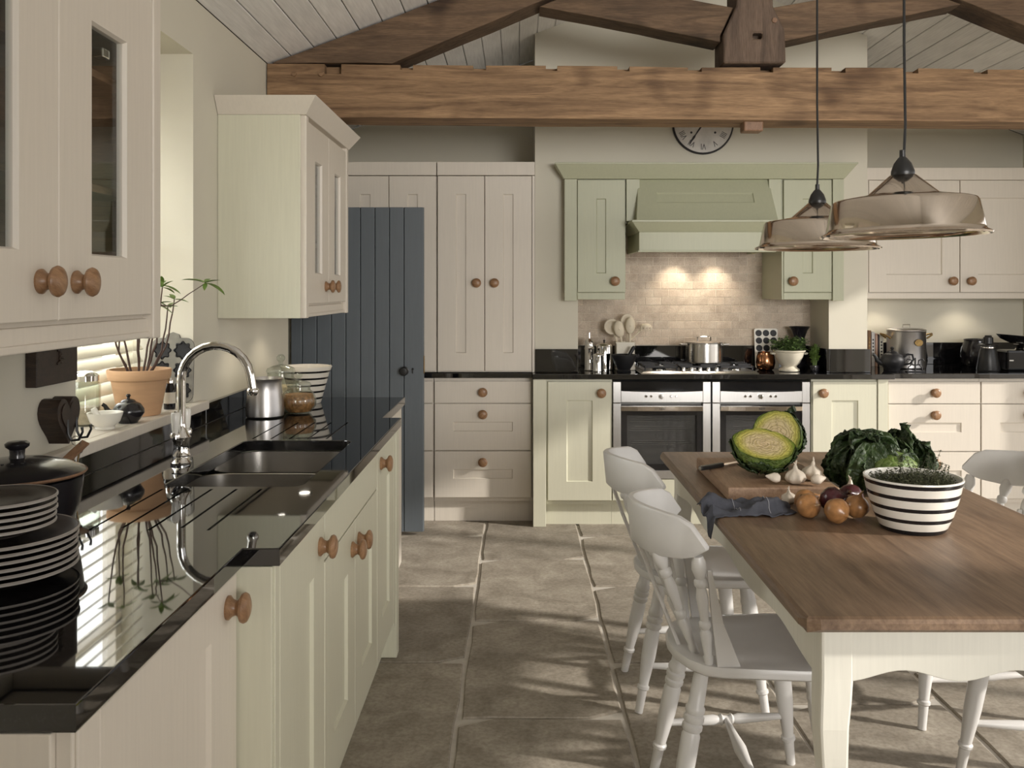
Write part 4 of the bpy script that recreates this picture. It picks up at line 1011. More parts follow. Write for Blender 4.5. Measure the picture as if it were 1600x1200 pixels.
# onions
OP = [(0, -.001), (.005, 0), (.010, .003), (.024, .012), (.0325, .028), (.034, .036), (.030, .050), (.019, .060), (.009, .066), (.005, .071), (.003, .075), (0, .076)]
def onion(label, loc, mt, rot, s=1, prof=OP, cat='onion', name='onion'):
    t = thing(name, label, cat, loc, 0, 'onions and shallots on the table'); t.rotation_euler = rot; t.scale = (s, s, s)
    zc = .034
    MB().lathe([(r, z - zc) for r, z in prof], 28, None, lambda th, z: 1 + .015 * math.cos(5 * th)).build('bulb', mt, t)
    MB().lathe([(0, -.037), (.006, -.036), (.007, -.0335), (0, -.032)], 10).build('root', 'onion_dry', t)
    MB().tube([(0, 0, .038), (.002, 0, .045), (.006, .001, .051)], [.0035, .003, .001], 6).build('tip', 'onion_dry', t)
oz = BZT + .0345
onion('golden onion lying at the left front of the pile, root showing', (.808, 2.60, oz), 'onion', (R(75), 0, R(15)))
onion('golden onion lying in front of the red onion', (.866, 2.535, oz + .002), 'onion', (R(100), R(20), R(30)), 1.03)
onion('brown onion standing against the striped bowl', (.938, 2.580, oz + .003), 'onion', (R(15), R(10), 0), .98)
onion('golden onion behind the left front onion', (.822, 2.670, oz), 'onion', (R(60), 0, R(-40)), .92)
onion('dark red onion on top of the pile', (.893, 2.652, oz + .005), 'red_onion', (R(70), R(10), R(60)), 1.1)
onion('dark red onion behind, touching the striped bowl', (.960, 2.692, oz + .005), 'red_onion', (R(60), R(10), R(-30)), 1.08)
SHP = [(0, -.020), (.004, -.019), (.014, -.010), (.022, .010), (.0235, .034), (.021, .055), (.013, .075), (.005, .090), (.003, .100), (0, .1005)]
for q, (lb, p, rz, dz) in enumerate((('long golden shallot pointing right behind the red onion', (.945, 2.772, 0), R(-70), 0), ('long golden shallot lying beside the chopping board', (.846, 2.737, 0), R(-70), .0), )):
    o = MB().lathe([(r, z - .034) for r, z in SHP], 24, Matrix.Rotation(R(84), 4, 'X')).build('shallot', 'onion'); o.location = (p[0], p[1], BZT + .0215 + dz); o.scale = (.8, .8, .8); o.rotation_euler = (R(-4), 0, rz + R(180)); tag(o, lb, 'onion', 'onions and shallots on the table')
# striped bowl with thyme
bw = thing('striped_bowl', 'large white bowl with black hoops on the table, holding thyme', 'bowl', (1.055, 2.49, BZT))
MB().lathe([(0, 0), (.080, 0), (.083, .003), (.100, .04), (.114, .085), (.1235, .128), (.126, .134), (.1262, .138)], 64).build('body', 'bowl_stripes', bw)
MB().lathe([(.1262, .138), (.1258, .1405), (.1215, .1405), (.119, .134), (.109, .085), (.095, .042), (.076, .010), (0, .008)], 64).build('inside', 'white_ceramic', bw)
def thyme():
    t = thing('thyme_plant', 'sprigs of thyme growing in the striped bowl on the table', 'herb', (1.055, 2.49, BZT + .010))
    MB().lathe([(0, .0), (.076, .002), (.09, .035), (.106, .078), (.112, .100), (.06, .110), (0, .112)], 40).build('soil', 'soil', t)
    rr = random.Random(3); st = MB(); lf = MB()
    for k in range(620):
        a = rr.uniform(0, 2 * PI); q = .104 * math.sqrt(rr.random()); x, y = q * math.cos(a), q * math.sin(a)
        tall = k < 34; h = rr.uniform(.045, .095) if tall else rr.uniform(.010, .034)
        if tall: x, y = abs(x) * .9 - .01, y
        p0 = Vector((x, y, .100)); p1 = p0 + Vector((rr.uniform(-.5, .5) * h, rr.uniform(-.5, .5) * h, h))
        if k < 160: st.tube([p0, (p0 + p1) / 2 + Vector((.002, 0, 0)), p1], .0006, 4, False)
        nl = 7 if tall else 5
        for j in range(nl):
            c_ = p0.lerp(p1, .15 + .85 * j / (nl - 1)); 
            for s in (0, 1, 2, 3):
                b = rr.uniform(0, 6.28); L = rr.uniform(.004, .0075); d_ = Vector((math.cos(b), math.sin(b), rr.uniform(-.1, .7))) * L; sd = Vector((-math.sin(b), math.cos(b), 0)) * L * .38
                lf.add([c_, c_ + d_ * .5 + sd, c_ + d_, c_ + d_ * .5 - sd], [(0, 1, 2, 3)])
    stuff(st.build('stems', 'thyme', t)); stuff(lf.build('leaves', 'thyme', t))
thyme()
# grey cloth
def napkin():
    nx, ny = 44, 22; v = []; f = []
    for i in range(nx + 1):
        u = i / nx
        for j in range(ny + 1):
            w = j / ny
            x = -.125 + .275 * u; y = -.075 + .15 * w
            y *= 1 - .30 * u; y += .022 * math.sin(u * 5.5 + .6) + .04 * u
            fold = lambda c0, wd, h: h * math.exp(-((w - c0) / wd) ** 2)
            z = .004 + fold(.62 + .12 * math.sin(u * 6), .16, .026 + .012 * math.sin(u * 9)) + fold(.25 + .10 * math.sin(u * 7 + 2), .10, .016 + .008 * math.sin(u * 11 + 1)) + fold(.9, .10, .012 * (1 + math.sin(u * 14)))
            z += .020 * math.exp(-((u - .62) / .12) ** 2) * math.sin(PI * w) + .010 * noise.noise(Vector((u * 9, w * 5, 1))) + .005 * noise.noise(Vector((u * 22, w * 12, 4)))
            x += .012 * noise.noise(Vector((w * 5, 2, u * 3))); y += .010 * noise.noise(Vector((u * 8, 7, w)))
            z = max(z * (1 - .5 * max(0, u - .8) / .2), .003)
            over = max(0, .546 - (.640 + x * .9945 - y * .1045))
            if over: z = max(z, .004) - over * 2.4 * max(0, 1 - 1.5 * w); x += over * .35
            v.append((x, y, z))
    for i in range(nx):
        for j in range(ny): a = i * (ny + 1) + j; f.append((a, a + ny + 1, a + ny + 2, a + 1))
    o = MB().add(v, f, True).build('napkin', 'cloth'); o.location = (.640, 2.655, BZT); o.rotation_euler = (0, 0, R(6))
    s = o.modifiers.new('s', 'SOLIDIFY'); s.thickness = .0022; s.offset = 1
    tag(o, 'crumpled slate grey tea towel on the left edge of the table', 'cloth')
    for (i0, mode) in ((17, 'u'), (30, 'u')):
        pts = [Vector(v[i0 * (ny + 1) + j]) + Vector((0, 0, .0022)) for j in range(2, ny - 1)]
        MB().tube(pts, .0011, 5).build('stripe', 'cloth_line', o)
napkin()

# ---------------------------------------------------------------- left worktop things
WT = .9105
def dish(r, n=48): return [(0, 0), (r * .56, 0), (r * .58, .003), (r * .62, .004), (r * .95, .0145), (r, .017), (r, .019), (r * .97, .0195), (r * .64, .0085), (r * .58, .0065), (0, .006)]
def plate(label, x, y, z, r, rim=True):
    t = thing('dinner_plate' if r > .12 else 'side_plate', label, 'plate', (x, y, z), random.uniform(0, 6), 'stack of plates on the worktop')
    MB().lathe(dish(r), 48).build('dish', 'grey_plate', t)
    MB().lathe([(r * .968, .0193), (r * .985, .0205), (r * 1.003, .0185), (r * 1.003, .0155), (r * .985, .0160)], 48).build('rim', 'plate_rim', t)
ords = ('bottom', 'second from bottom', 'third from bottom', 'fourth from bottom', 'fifth from bottom', 'top')
for k in range(6): plate('large dark plate with pale rim, %s of the large plates' % ords[k], -.918 + random.uniform(-.002, .002), 1.62 + random.uniform(-.002, .002), WT + k * .0118, .135)
for k in range(5): plate('small dark plate with pale rim, %s of the small plates' % ('bottom', 'second from bottom', 'third from bottom', 'fourth from bottom', 'top')[k], -.917 + random.uniform(-.002, .002), 1.62 + random.uniform(-.002, .002), WT + 6 * .0118 + .004 + k * .0112, .098)
t = thing('casserole_dish', 'round black glazed casserole with knobbed lid behind the plates', 'casserole', (-1.026, 1.895, WT))
MB().lathe([(0, 0), (.085, 0), (.10, .01), (.118, .06), (.124, .105), (.125, .116), (.119, .117), (.116, .10), (.09, .02), (0, .015)], 48).build('pot', 'black_glaze', t)
ld = MB().lathe([(0, .118), (.120, .118), (.128, .120), (.130, .125), (.126, .129), (.10, .141), (.06, .152), (.02, .157), (0, .157)], 48).build('lid', 'black_glaze', t)
MB().lathe([(0, .155), (.016, .155), (.014, .164), (.015, .174), (.0225, .180), (.0235, .186), (.018, .190), (0, .1905)], 24).build('lid_knob', 'black_glaze', ld)
for k in range(5): MB().lathe([(0, 0), (.003, 0), (.003, .0014), (0, .0015)], 8, Matrix.Translation((.055 * math.cos(-1.9 + k * .33), .055 * math.sin(-1.9 + k * .33), .1525))).build('steam_hole', 'ink', ld)
MB().lathe([(.1285, .121), (.1312, .124), (.1295, .1275), (.128, .125)], 48).build('lid_rim', 'tag_wood', ld)
# heart rack, keys, plaque
def heart():
    t = thing('heart_hook_block', 'dark carved heart-shaped wooden block with iron hooks on the wall', 'hook block', (XL + .0005, 2.347, 1.083))
    pts = []
    for k in range(36):
        a = 2 * PI * k / 36; x = 16 * math.sin(a) ** 3; y = 13 * math.cos(a) - 5 * math.cos(2 * a) - 2 * math.cos(3 * a) - math.cos(4 * a)
        pts.append((x * .0037, max(-.062, y * .0043 + .004)))
    MB().prism(pts, 0, .05, 'x').build('block', 'dark_wood', t, .003)
    MB().prism([(a * .7, b * .7 + .004) for a, b in pts], .05, .053, 'x').build('carving', 'dark_wood', t, .002)
    for y in (-.012, .034):
        MB().tube([(.052, y, .0), (.054, y, -.035), (.062, y, -.052), (.080, y, -.050), (.090, y, -.030), (.088, y, -.018)], [.0035, .0035, .0035, .0035, .003, .004], 8).build('hook', 'black_metal', t)
heart()
t = thing('key_bunch', 'bunch of keys with brown wooden tag hanging from the heart hooks', 'keys', (XL + .074, 2.335, 1.026))
MB().tube([(.012 * math.cos(a), 0, .004 + .012 * math.sin(a)) for a in [2 * PI * k / 16 for k in range(17)]], .0012, 6, False).build('ring', 'chrome', t)
tg = MB().box(-.011, .011, -.095, .02, -.003, .003).build('wooden_tag', 'tag_wood', t, .002); tg.location = (.012, -.0, -.010); tg.rotation_euler = (R(28), R(25), 0)
for k in range(4):
    m = MB().lathe([(0, 0), (.009, 0), (.009, .002), (0, .002)], 14, Matrix.Translation((0, 0, -.012)) @ Matrix.Rotation(R(90), 4, 'Y')).box(-.001, .001, -.003, .003, -.055, -.018).box(-.001, .001, .003, .007, -.053, -.046).box(-.001, .001, .003, .006, -.043, -.039)
    o = m.build('key', ('brass', 'pewter')[k % 2], t); o.location = (.002 + .004 * k, -.002, -.006); o.rotation_euler = (R(-14 + 9 * k), R(6), R(20 * k))
t = thing('wall_plaque', 'small square dark wooden plaque with carved figure on the wall', 'plaque', (XL + .0005, 2.335, 1.174))
MB().box(0, .028, -.103, .103, 0, .19).build('board', 'dark_wood', t, .002)
m = MB(); rr = random.Random(2)
for k in range(9):
    z = .05 + k * .011; m.tube([(.0285, -.006 + .012 * math.sin(k), z), (.030, .006, z + .006), (.0285, .018 + .01 * math.sin(k * 1.7), z + .002)], [.003, .0045, .003], 6)
m.build('relief', 'dark_wood', t)
# window sill things
SZ = 1.0005
def plant():
    t = thing('potted_plant', 'bare-stemmed plant with few green leaves in terracotta pot on the sill', 'plant', (-1.250, 3.05, SZ))
    MB().lathe([(0, 0), (.064, 0), (.066, .003), (.087, .112), (.089, .115), (.096, .118), (.098, .124), (.1005, .146), (.099, .150), (.092, .150), (.090, .135), (.07, .10), (0, .10)], 48).build('pot', 'terracotta', t)
    MB().lathe([(0, .128), (.05, .131), (.0895, .126), (.0895, .122), (0, .12)], 30).build('soil', 'soil', t)
    rr = random.Random(4); leafs = []
    def stem(pts, r0):
        P = [Vector(p) for p in pts]; q = []
        for i in range(len(P) - 1):
            for k in range(4): q.append(P[i].lerp(P[i + 1], k / 4) + Vector((rr.uniform(-.002, .002), rr.uniform(-.002, .002), 0)))
        q.append(P[-1]); n = len(q)
        MB().tube(q, [r0 * (1 - .6 * i / n) for i in range(n)], 7).build('stem', 'bark', t)
    tips = []
    for k in range(9):
        a = 2 * PI * k / 9 + rr.uniform(-.2, .2); q = .026; h = rr.uniform(.22, .34)
        b = Vector((q * math.cos(a), q * math.sin(a), .12)); spread = rr.uniform(.05, .105)
        e = Vector((max(-.06, (q + spread) * math.cos(a)), (q + spread) * math.sin(a), .12 + h)); md = b.lerp(e, .45) + Vector((.02 * math.cos(a), .02 * math.sin(a), -.015))
        stem([b, md, e], .0042); tips.append(e)
    fork = Vector((.065, -.02, .362)); tip = Vector((.235, -.05, .432))
    stem([(.02, 0, .12), (.05, -.01, .26), fork], .0042); stem([fork, (.095, -.025, .357), (.12, -.03, .36), tip], .003); stem([fork, (.062, -.02, .405), (.082, -.025, .425)], .0025)
    def leaf(p, a, el, L, W):
        d = Vector((math.cos(a) * math.cos(el), math.sin(a) * math.cos(el), math.sin(el))); s = d.cross(Vector((0, 0, 1))).normalized(); up = s.cross(d)
        v = []; n = 6
        for i in range(n + 1):
            q = i / n; w = W * math.sin(PI * min(1, q * .93 + .07)) ** .8 if 0 < i < n else .0004; c_ = p + d * (L * q) - up * (.18 * L * q * q)
            v += [c_ - s * w + up * w * .35, c_, c_ + s * w + up * w * .35]
        f = []
        for i in range(n): f += [(i * 3, i * 3 + 1, i * 3 + 4, i * 3 + 3), (i * 3 + 1, i * 3 + 2, i * 3 + 5, i * 3 + 4)]
        MB().add(v, f, True).build('leaf', 'leaf', t)
    T = tip
    for a, el, L in ((PI, .3, .062), (0, .35, .038), (-.2, -.35, .062), (1.6, .5, .035), (-1.4, -.6, .028), (-1.5, .2, .03)): leaf(T, a, el, L * 1.25, L * .26)
    for p in (Vector((.082, -.025, .425)),):
        for a, el, L in ((0, -.25, .055), (PI, .1, .03), (-1.2, .9, .035), (1.5, .6, .03)): leaf(p, a, el, L * 1.25, L * .25)
    for a, el, L in ((0.1, .35, .04), (PI, .5, .04), (-1.2, -.3, .04), (.3, -.4, .05)): leaf(fork, a, el, L * 1.2, L * .26)
    for p in tips:
        for q in range(4): leaf(p, rr.uniform(0, 6.28), rr.uniform(-.3, .8), rr.uniform(.03, .05), .009)
plant()
t = thing('glass_shaker', 'tall clear glass shaker with steel cap on the window sill', 'shaker', (-1.318, 2.815, SZ))
mo = lambda th, z: 1 + .02 * math.cos(16 * th) * (1 if .01 < z < .125 else 0)
MB().lathe([(0, 0), (.038, 0), (.042, .004), (.043, .12), (.037, .132), (.037, .138), (.035, .138), (.035, .131), (.040, .119), (.039, .006), (0, .005)], 64, None, mo).build('glass', 'jar_glass', t)
MB().lathe([(0, .0052), (.0385, .0062), (.0392, .055), (0, .056)], 32).build('contents', 'salt', t)
MB().lathe([(.039, .134), (.0395, .150), (.033, .156), (.02, .163), (0, .165)], 32).build('cap', 'chrome', t)
t = thing('mortar_bowl', 'white porcelain mortar bowl with pestle on the window sill', 'mortar', (-1.222, 2.735, SZ))
MB().lathe([(0, 0), (.027, 0), (.028, .005), (.026, .008), (.042, .022), (.050, .046), (.050, .049), (.046, .048), (.036, .024), (.02, .014), (0, .013)], 40).build('bowl', 'white_ceramic', t)
MB().rod((-.010, .0, .020), (-.030, -.012, .062), [(0, .011), (.15, .012), (.5, .0085), (.9, .009), (1, .007)], 14).build('pestle', 'white_ceramic', t)
def teapot(name, label, loc, rz, s, mt):
    t = thing(name, label, 'teapot', loc, rz); t.scale = (s, s, s)
    MB().lathe([(0, 0), (.028, 0), (.029, .004), (.036, .012), (.047, .03), (.046, .042), (.036, .058), (.024, .064), (0, .064)], 36).build('body', mt, t)
    l = MB().lathe([(0, .0642), (.023, .0642), (.018, .070), (.007, .074), (0, .074)], 28).build('lid', mt, t)
    MB().lathe([(0, .074), (.005, .074), (.004, .078), (.0075, .083), (.005, .088), (0, .089)], 16).build('lid_knob', mt, l)
    MB().tube([(.038, 0, .026), (.058, 0, .038), (.066, 0, .054), (.074, 0, .060)], [.012, .009, .006, .0055], 12).build('spout', mt, t)
    return t
tp = teapot('clay_teapot', 'small dark clay teapot on the sill in front of the plant', (-1.208, 2.865, SZ), R(200), 1.0, 'black_glaze')
MB().tube([(0, -.040, .036), (0, -.06, .042), (0, -.085, .05)], [.007, .006, .008], 10).build('handle', 'black_glaze', tp)
t = thing('spice_bottle', 'small glass spice bottle with metal cap beside the terracotta pot', 'bottle', (-1.205, 3.195, SZ))
MB().lathe([(0, 0), (.019, 0), (.0195, .003), (.0195, .07), (.013, .083), (.012, .088), (0, .088)], 24).build('body', 'black_gloss', t)
MB().lathe([(0, .0885), (.0135, .0885), (.0135, .106), (.012, .108), (0, .108)], 20).build('cap', 'chrome', t)
MB().lathe([(.0197, .02), (.0199, .02), (.0199, .058), (.0197, .058)], 24).build('paper_label', 'stoneware', t)
t = thing('flower_cake_tin', 'old grey cake tin with flower-shaped moulds leaning in the window corner', 'cake tin', (-1.262, 3.368, SZ)); t.rotation_euler = (R(-4), 0, R(0))
o_ = rrect(-.078, .078, 0, .235, .03, 6)
MB().prism(o_ , -.008, .0).build('plate', 'pewter_dark' if 'pewter_dark' in MATS else 'pewter', t, .002)
MB().prism([(-.03, .225), (.03, .225), (.022, .248), (0, .256), (-.022, .248)], -.0079, -.0001).build('tab', 'pewter_dark', t)
for ix in (-.037, .037):
    for iz in (.045, .118, .19):
        m = MB(); v = []; n = 40
        for (q, y) in ((1, -.0085), (.86, -.012), (.8, -.0084), (.35, -.0082)):
            for k in range(n): a = 2 * PI * k / n; r_ = .031 * q * (1 + .13 * math.cos(8 * a)); v.append((ix + r_ * math.cos(a), y, iz + r_ * math.sin(a)))
        m.add(v, [(a * n + k, a * n + (k + 1) % n, (a + 1) * n + (k + 1) % n, (a + 1) * n + k) for a in range(3) for k in range(n)] + [tuple(range(3 * n, 4 * n))], True).build('flower_mould', 'cast_iron', t)
# far end of the worktop
t = thing('steel_pot', 'brushed steel milk pot with flared rim on the worktop beside the tap', 'pot', (-1.005, 3.66, WT))
MB().lathe([(0, 0), (.066, 0), (.073, .006), (.0745, .03), (.067, .10), (.064, .135), (.070, .150), (.0715, .152), (.069, .1525), (.061, .135), (.063, .10), (.070, .03), (0, .006)], 48).build('body', 'pewter', t)
def jar(label, loc, s, fill, h):
    t = thing('glass_jar', label, 'jar', loc, 0, 'ribbed glass storage jars'); t.scale = (s, s, s * (1.15 if s > 1.1 else 1))
    mo = lambda th, z: 1 + .022 * math.cos(28 * th) * (1 if .012 < z < .085 else 0)
    MB().lathe([(0, 0), (.042, 0), (.05, .004), (.068, .03), (.070, .055), (.060, .085), (.047, .096), (.046, .108), (.048, .110), (.0445, .1105), (.043, .097), (.056, .084), (.066, .055), (.064, .031), (.047, .007), (0, .005)], 112, None, mo).build('glass', 'jar_glass', t)
    MB().lathe([(0, .0055), (.045, .0075), (.0615, .031), (.0635, .055), (.056, h), (0, h + .004)], 40).build('contents', fill, t)
    l = MB().lathe([(0, .111), (.049, .111), (.050, .116), (.046, .124), (.028, .131), (.008, .135), (0, .136)], 36).build('lid', 'clear_glass', t)
    MB().lathe([(0, .135), (.008, .136), (.007, .142), (.0145, .150), (.0145, .158), (.008, .165), (0, .166)], 20).build('lid_knob', 'clear_glass', l)
jar('ribbed glass jar filled with brown cereal, in front of striped bowl', (-.897, 3.768, WT), .99, 'cereal', .078)
jar('taller ribbed glass jar with pale filling behind the steel pot', (-1.003, 3.897, WT), 1.2, 'pale_filling', .07)
o = MB().lathe([(0, 0), (.062, 0), (.065, .003), (.082, .065), (.102, .135), (.112, .158), (.1125, .163), (.108, .1635), (.096, .134), (.076, .065), (.058, .010), (0, .008)], 56).build('conical_bowl', 'conical_stripes'); o.location = (-.945, 4.11, WT)
tag(o, 'tall white bowl with black hoops behind the glass jars', 'bowl')

# ---------------------------------------------------------------- things on the back worktop
BW = .9107
def px(p, y): return (p - 812) * y / 1450
def canister(label, loc, r, h, mt='chrome', knob='chrome', dome=.02, name='canister'):
    t = thing(name, label, 'canister', loc, 0, 'metal canisters by the hob')
    MB().lathe([(0, 0), (r, 0), (r * 1.02, .003), (r, .006), (r, h), (0, h)], 32).build('body', mt, t)
    l = MB().lathe([(0, h + .0005), (r * 1.04, h + .0005), (r * 1.05, h + .006), (r * .9, h + .006 + dome * .5), (r * .3, h + .006 + dome), (0, h + .007 + dome)], 32).build('lid', mt, t)
    MB().lathe([(0, 0), (.005, 0), (.004, .006), (.008, .012), (.005, .018), (0, .019)], 14, Matrix.Translation((0, 0, h + dome + .004))).build('lid_knob', knob, l)
t = thing('pepper_mill', 'tall slim steel mill with spindle top at the left of the hob', 'mill', (px(921, 5.76), 5.76, BW))
MB().lathe([(0, 0), (.032, 0), (.033, .004), (.030, .008), (.030, .13), (.033, .135), (.030, .14), (.026, .175), (.028, .18), (.022, .195), (.006, .20), (.005, .235), (0, .236)], 28).build('body', 'chrome', t)
canister('larger steel canister with black knob at the left of the hob', (px(944, 5.80), 5.80, BW), .052, .145, 'chrome', 'black_metal')
canister('smallest steel canister at the left front of the hob', (px(934, 5.68), 5.68, BW), .030, .095, 'chrome', 'chrome', .012)
t = thing('iron_mortar', 'black cast iron mortar with pestle in front of the utensil pot', 'mortar', (px(975, 5.68), 5.68, BW))
MB().lathe([(0, 0), (.042, 0), (.044, .006), (.038, .014), (.058, .045), (.076, .095), (.078, .104), (.072, .105), (.052, .05), (.02, .025), (0, .023)], 40).build('bowl', 'cast_iron', t)
MB().tube([(.07, 0, .09), (.088, 0, .098), (.094, 0, .10)], [.010, .009, .010], 10).build('lug', 'cast_iron', t)
MB().rod((.0, .0, .045), (.062, -.01, .155), [(0, .016), (.1, .017), (.3, .010), (.9, .012), (1, .008)], 12).build('pestle', 'cast_iron', t)
ux, uy = px(976, 5.82), 5.82
o = MB().prism([(-.058, 0), (.058, 0), (.060, .004), (.060, .02), (.057, .024), (.057, .165), (.062, .168), (.062, .176), (-.062, .176), (-.062, .168), (-.057, .165), (-.057, .024), (-.060, .02), (-.060, .004)], -.055, .055).build('utensil_pot', 'stoneware', bevel=.004); o.location = (ux, uy, BW)
boolean_cut(o, MB().box(-.052, .052, -.049, .049, .02, .30), True); tag(o, 'square cream stoneware pot holding kitchen spoons by the hob', 'pot')
def spoon(label, p0, p1, R_, facing, name='serving_spoon', slots=False):
    t = thing(name, label, 'spoon', (ux, uy, BW), 0, 'utensils in the cream pot')
    p0 = Vector(p0); p1 = Vector(p1); d = (p1 - p0).normalized()
    MB().tube([p0, p0.lerp(p1, .5), p1], [.006, .0065, .008], 8).build('handle', 'bone', t)
    s = d.cross(Vector((0, -1, 0))).normalized(); nn = s.cross(d)
    v = []; f = []; A, B_ = R_; N = 20; c_ = p1 + d * A * .9
    for i in range(5):
        q = i / 4
        for k in range(N):
            a = 2 * PI * k / N; v.append(c_ + d * (A * q * math.cos(a)) + s * (B_ * q * math.sin(a)) + nn * facing * (.016 * (1 - q * q)))
    for i in range(4): f += [(i * N + k, i * N + (k + 1) % N, (i + 1) * N + (k + 1) % N, (i + 1) * N + k) for k in range(N)]
    b = MB().add(v, f, True).build('spoon_bowl', 'bone', t); m = b.modifiers.new('s', 'SOLIDIFY'); m.thickness = .003
    return t
spoon('round cream ladle leaning left in the utensil pot', (.01, .02, .03), (-.062, .03, .225), (.05, .048), -1, 'ladle')
spoon('large cream spoon in front, leaning left in the utensil pot', (.01, .0, .03), (-.026, -.005, .205), (.055, .034), 1)
spoon('broad cream spoon standing upright behind in the utensil pot', (.02, .03, .03), (.020, .035, .25), (.052, .042), -1)
spoon('cream oval spoon standing upright in front in the utensil pot', (.03, .0, .03), (.034, -.002, .225), (.055, .032), 1)
t = thing('spaghetti_server', 'cream toothed spaghetti server leaning right in the utensil pot', 'server', (ux, uy, BW), 0, 'utensils in the cream pot')
MB().tube([(.012, .02, .03), (.043, .02, .19), (.116, -.004, .262)], [.006, .006, .007], 8).build('handle', 'bone', t)
m = MB().lathe([(0, .012), (.02, .010), (.034, 0), (.036, -.012), (.033, -.012), (.030, -.002), (0, .006)], 24, Matrix.Translation((.131, -.008, .278)))
for k in range(6): m.rod((.131 + .034 * math.cos(PI + k * PI / 5), -.008 + .034 * math.sin(PI + k * PI / 5), .270), (.131 + .036 * math.cos(PI + k * PI / 5), -.008 + .036 * math.sin(PI + k * PI / 5), .243), [(0, .005), (1, .003)], 6)
m.build('head', 'bone', t)
t = thing('saucepan', 'lidded stainless steel casserole pan standing on the middle of the hob', 'pan', (px(1100, 5.765), 5.765, .9605))
MB().lathe([(0, 0), (.108, 0), (.113, .005), (.113, .118), (.116, .121), (.113, .123), (0, .123)], 48).build('body', 'pot_steel', t)
l = MB().lathe([(0, .1235), (.112, .1235), (.113, .127), (.09, .133), (.04, .139), (0, .140)], 40).build('lid', 'pot_steel', t)
MB().tube([(-.042, 0, .136), (-.040, 0, .156), (-.03, 0, .160), (.03, 0, .160), (.040, 0, .156), (.042, 0, .136)], .0045, 8).build('lid_handle', 'chrome', l)
for s in (-1, 1): MB().tube([(s * .112, -.035, .112), (s * .145, -.033, .114), (s * .150, 0, .115), (s * .145, .033, .114), (s * .112, .035, .112)], .0065, 8).build('handle', 'chrome', t)
# right of the hob
t = thing('bun_tin', 'white bun tin with rows of dark round cups leaning on the splashback', 'bun tin', (px(1199, 5.90), 5.905, BW)); t.rotation_euler = (R(-9), 0, 0)
MB().prism(rrect(-.075, .075, 0, .255, .012, 4), -.006, 0).build('plate', 'white_ceramic', t, .002)
for ix in (-.047, 0, .047):
    for iz in (.225, .177, .129): MB().lathe([(.0205, -.001), (.0205, .0015), (.018, .0005), (.012, .0006), (0, .0025)], 20, Matrix.Translation((ix, -.0062, iz)) @ Matrix.Rotation(R(90), 4, 'X')).build('cup', 'cast_iron', t)
t = thing('copper_pot', 'small copper pot in front of the bun tin', 'pot', (px(1196, 5.80), 5.80, BW))
MB().lathe([(0, 0), (.040, 0), (.052, .01), (.06, .045), (.055, .085), (.046, .105), (.048, .112), (.044, .112), (.05, .08), (0, .02)], 36).build('body', 'copper', t)
o = MB().lathe([(0, 0), (.032, 0), (.04, .02), (.042, .12), (.034, .20), (.05, .245), (.066, .265), (.064, .268), (.045, .25), (.02, .24), (0, .24)], 40).build('black_vase', 'black_glaze'); o.location = (px(1249, 5.875), 5.875, BW); tag(o, 'black vase with flared rim behind the footed bowl', 'vase')
t = thing('footed_bowl', 'cream stoneware footed bowl with small handles right of the hob', 'bowl', (px(1233, 5.70), 5.70, BW))
MB().lathe([(0, 0), (.056, 0), (.062, .004), (.062, .014), (.050, .022), (.044, .032), (.062, .05), (.082, .09), (.090, .118), (.097, .122), (.099, .130), (.092, .131), (.085, .118), (.07, .08), (.03, .045), (0, .043)], 44).build('body', 'stoneware', t)
for s in (-1, 1): MB().tube([(s * .088, -.015, .108), (s * .108, -.010, .110), (s * .110, .01, .110), (s * .088, .015, .108)], .006, 8).build('handle', 'stoneware', t)
def herb(name, label, loc, n, spread, h, droop, mt='herb', seed=1):
    t = thing(name, label, 'herb', loc); rr = random.Random(seed); st = MB(); lf = MB()
    for k in range(n):
        a = rr.uniform(0, 6.28); q = spread * math.sqrt(rr.random()); e = Vector((q * math.cos(a), q * math.sin(a) * .7, h * rr.uniform(.45, 1) - droop * q))
        b = Vector((q * .3 * math.cos(a), q * .3 * math.sin(a), 0)); md = b.lerp(e, .5) + Vector((0, 0, h * .22))
        st.tube([b, md, e], .0009, 4, False)
        for j in range(9):
            u = .35 + .65 * j / 8; c_ = b.lerp(md, u * 2) if u < .5 else md.lerp(e, u * 2 - 1)
            g = rr.uniform(0, 6.28); L = rr.uniform(.010, .018); d_ = Vector((math.cos(g), math.sin(g), rr.uniform(-.4, .7))) * L; sd = Vector((-math.sin(g), math.cos(g), rr.uniform(-.5, .5))) * L * .42
            lf.add([c_, c_ + d_ * .5 + sd, c_ + d_, c_ + d_ * .5 - sd], [(0, 1, 2, 3)])
    stuff(st.build('stems', mt, t)); stuff(lf.build('leaves', mt, t)); return t
hb = herb('parsley_plant', 'bushy green herb spilling from the cream footed bowl', (px(1233, 5.70), 5.70, BW + .105), 170, .125, .13, .35, 'herb', 4)
MB().lathe([(0, -.05), (.03, -.045), (.072, .008), (.05, .018), (0, .02)], 24).build('soil', 'soil', hb)
t = herb('trailing_herb', 'small trailing light green herb standing in the worktop corner', (1.800, 5.665, BW + .01), 70, .030, .16, .0, 'leaf', 9)
MB().lathe([(0, -.0095), (.025, -.0095), (.03, .02), (.028, .03), (0, .03)], 16).build('pot', 'black_glaze', t)
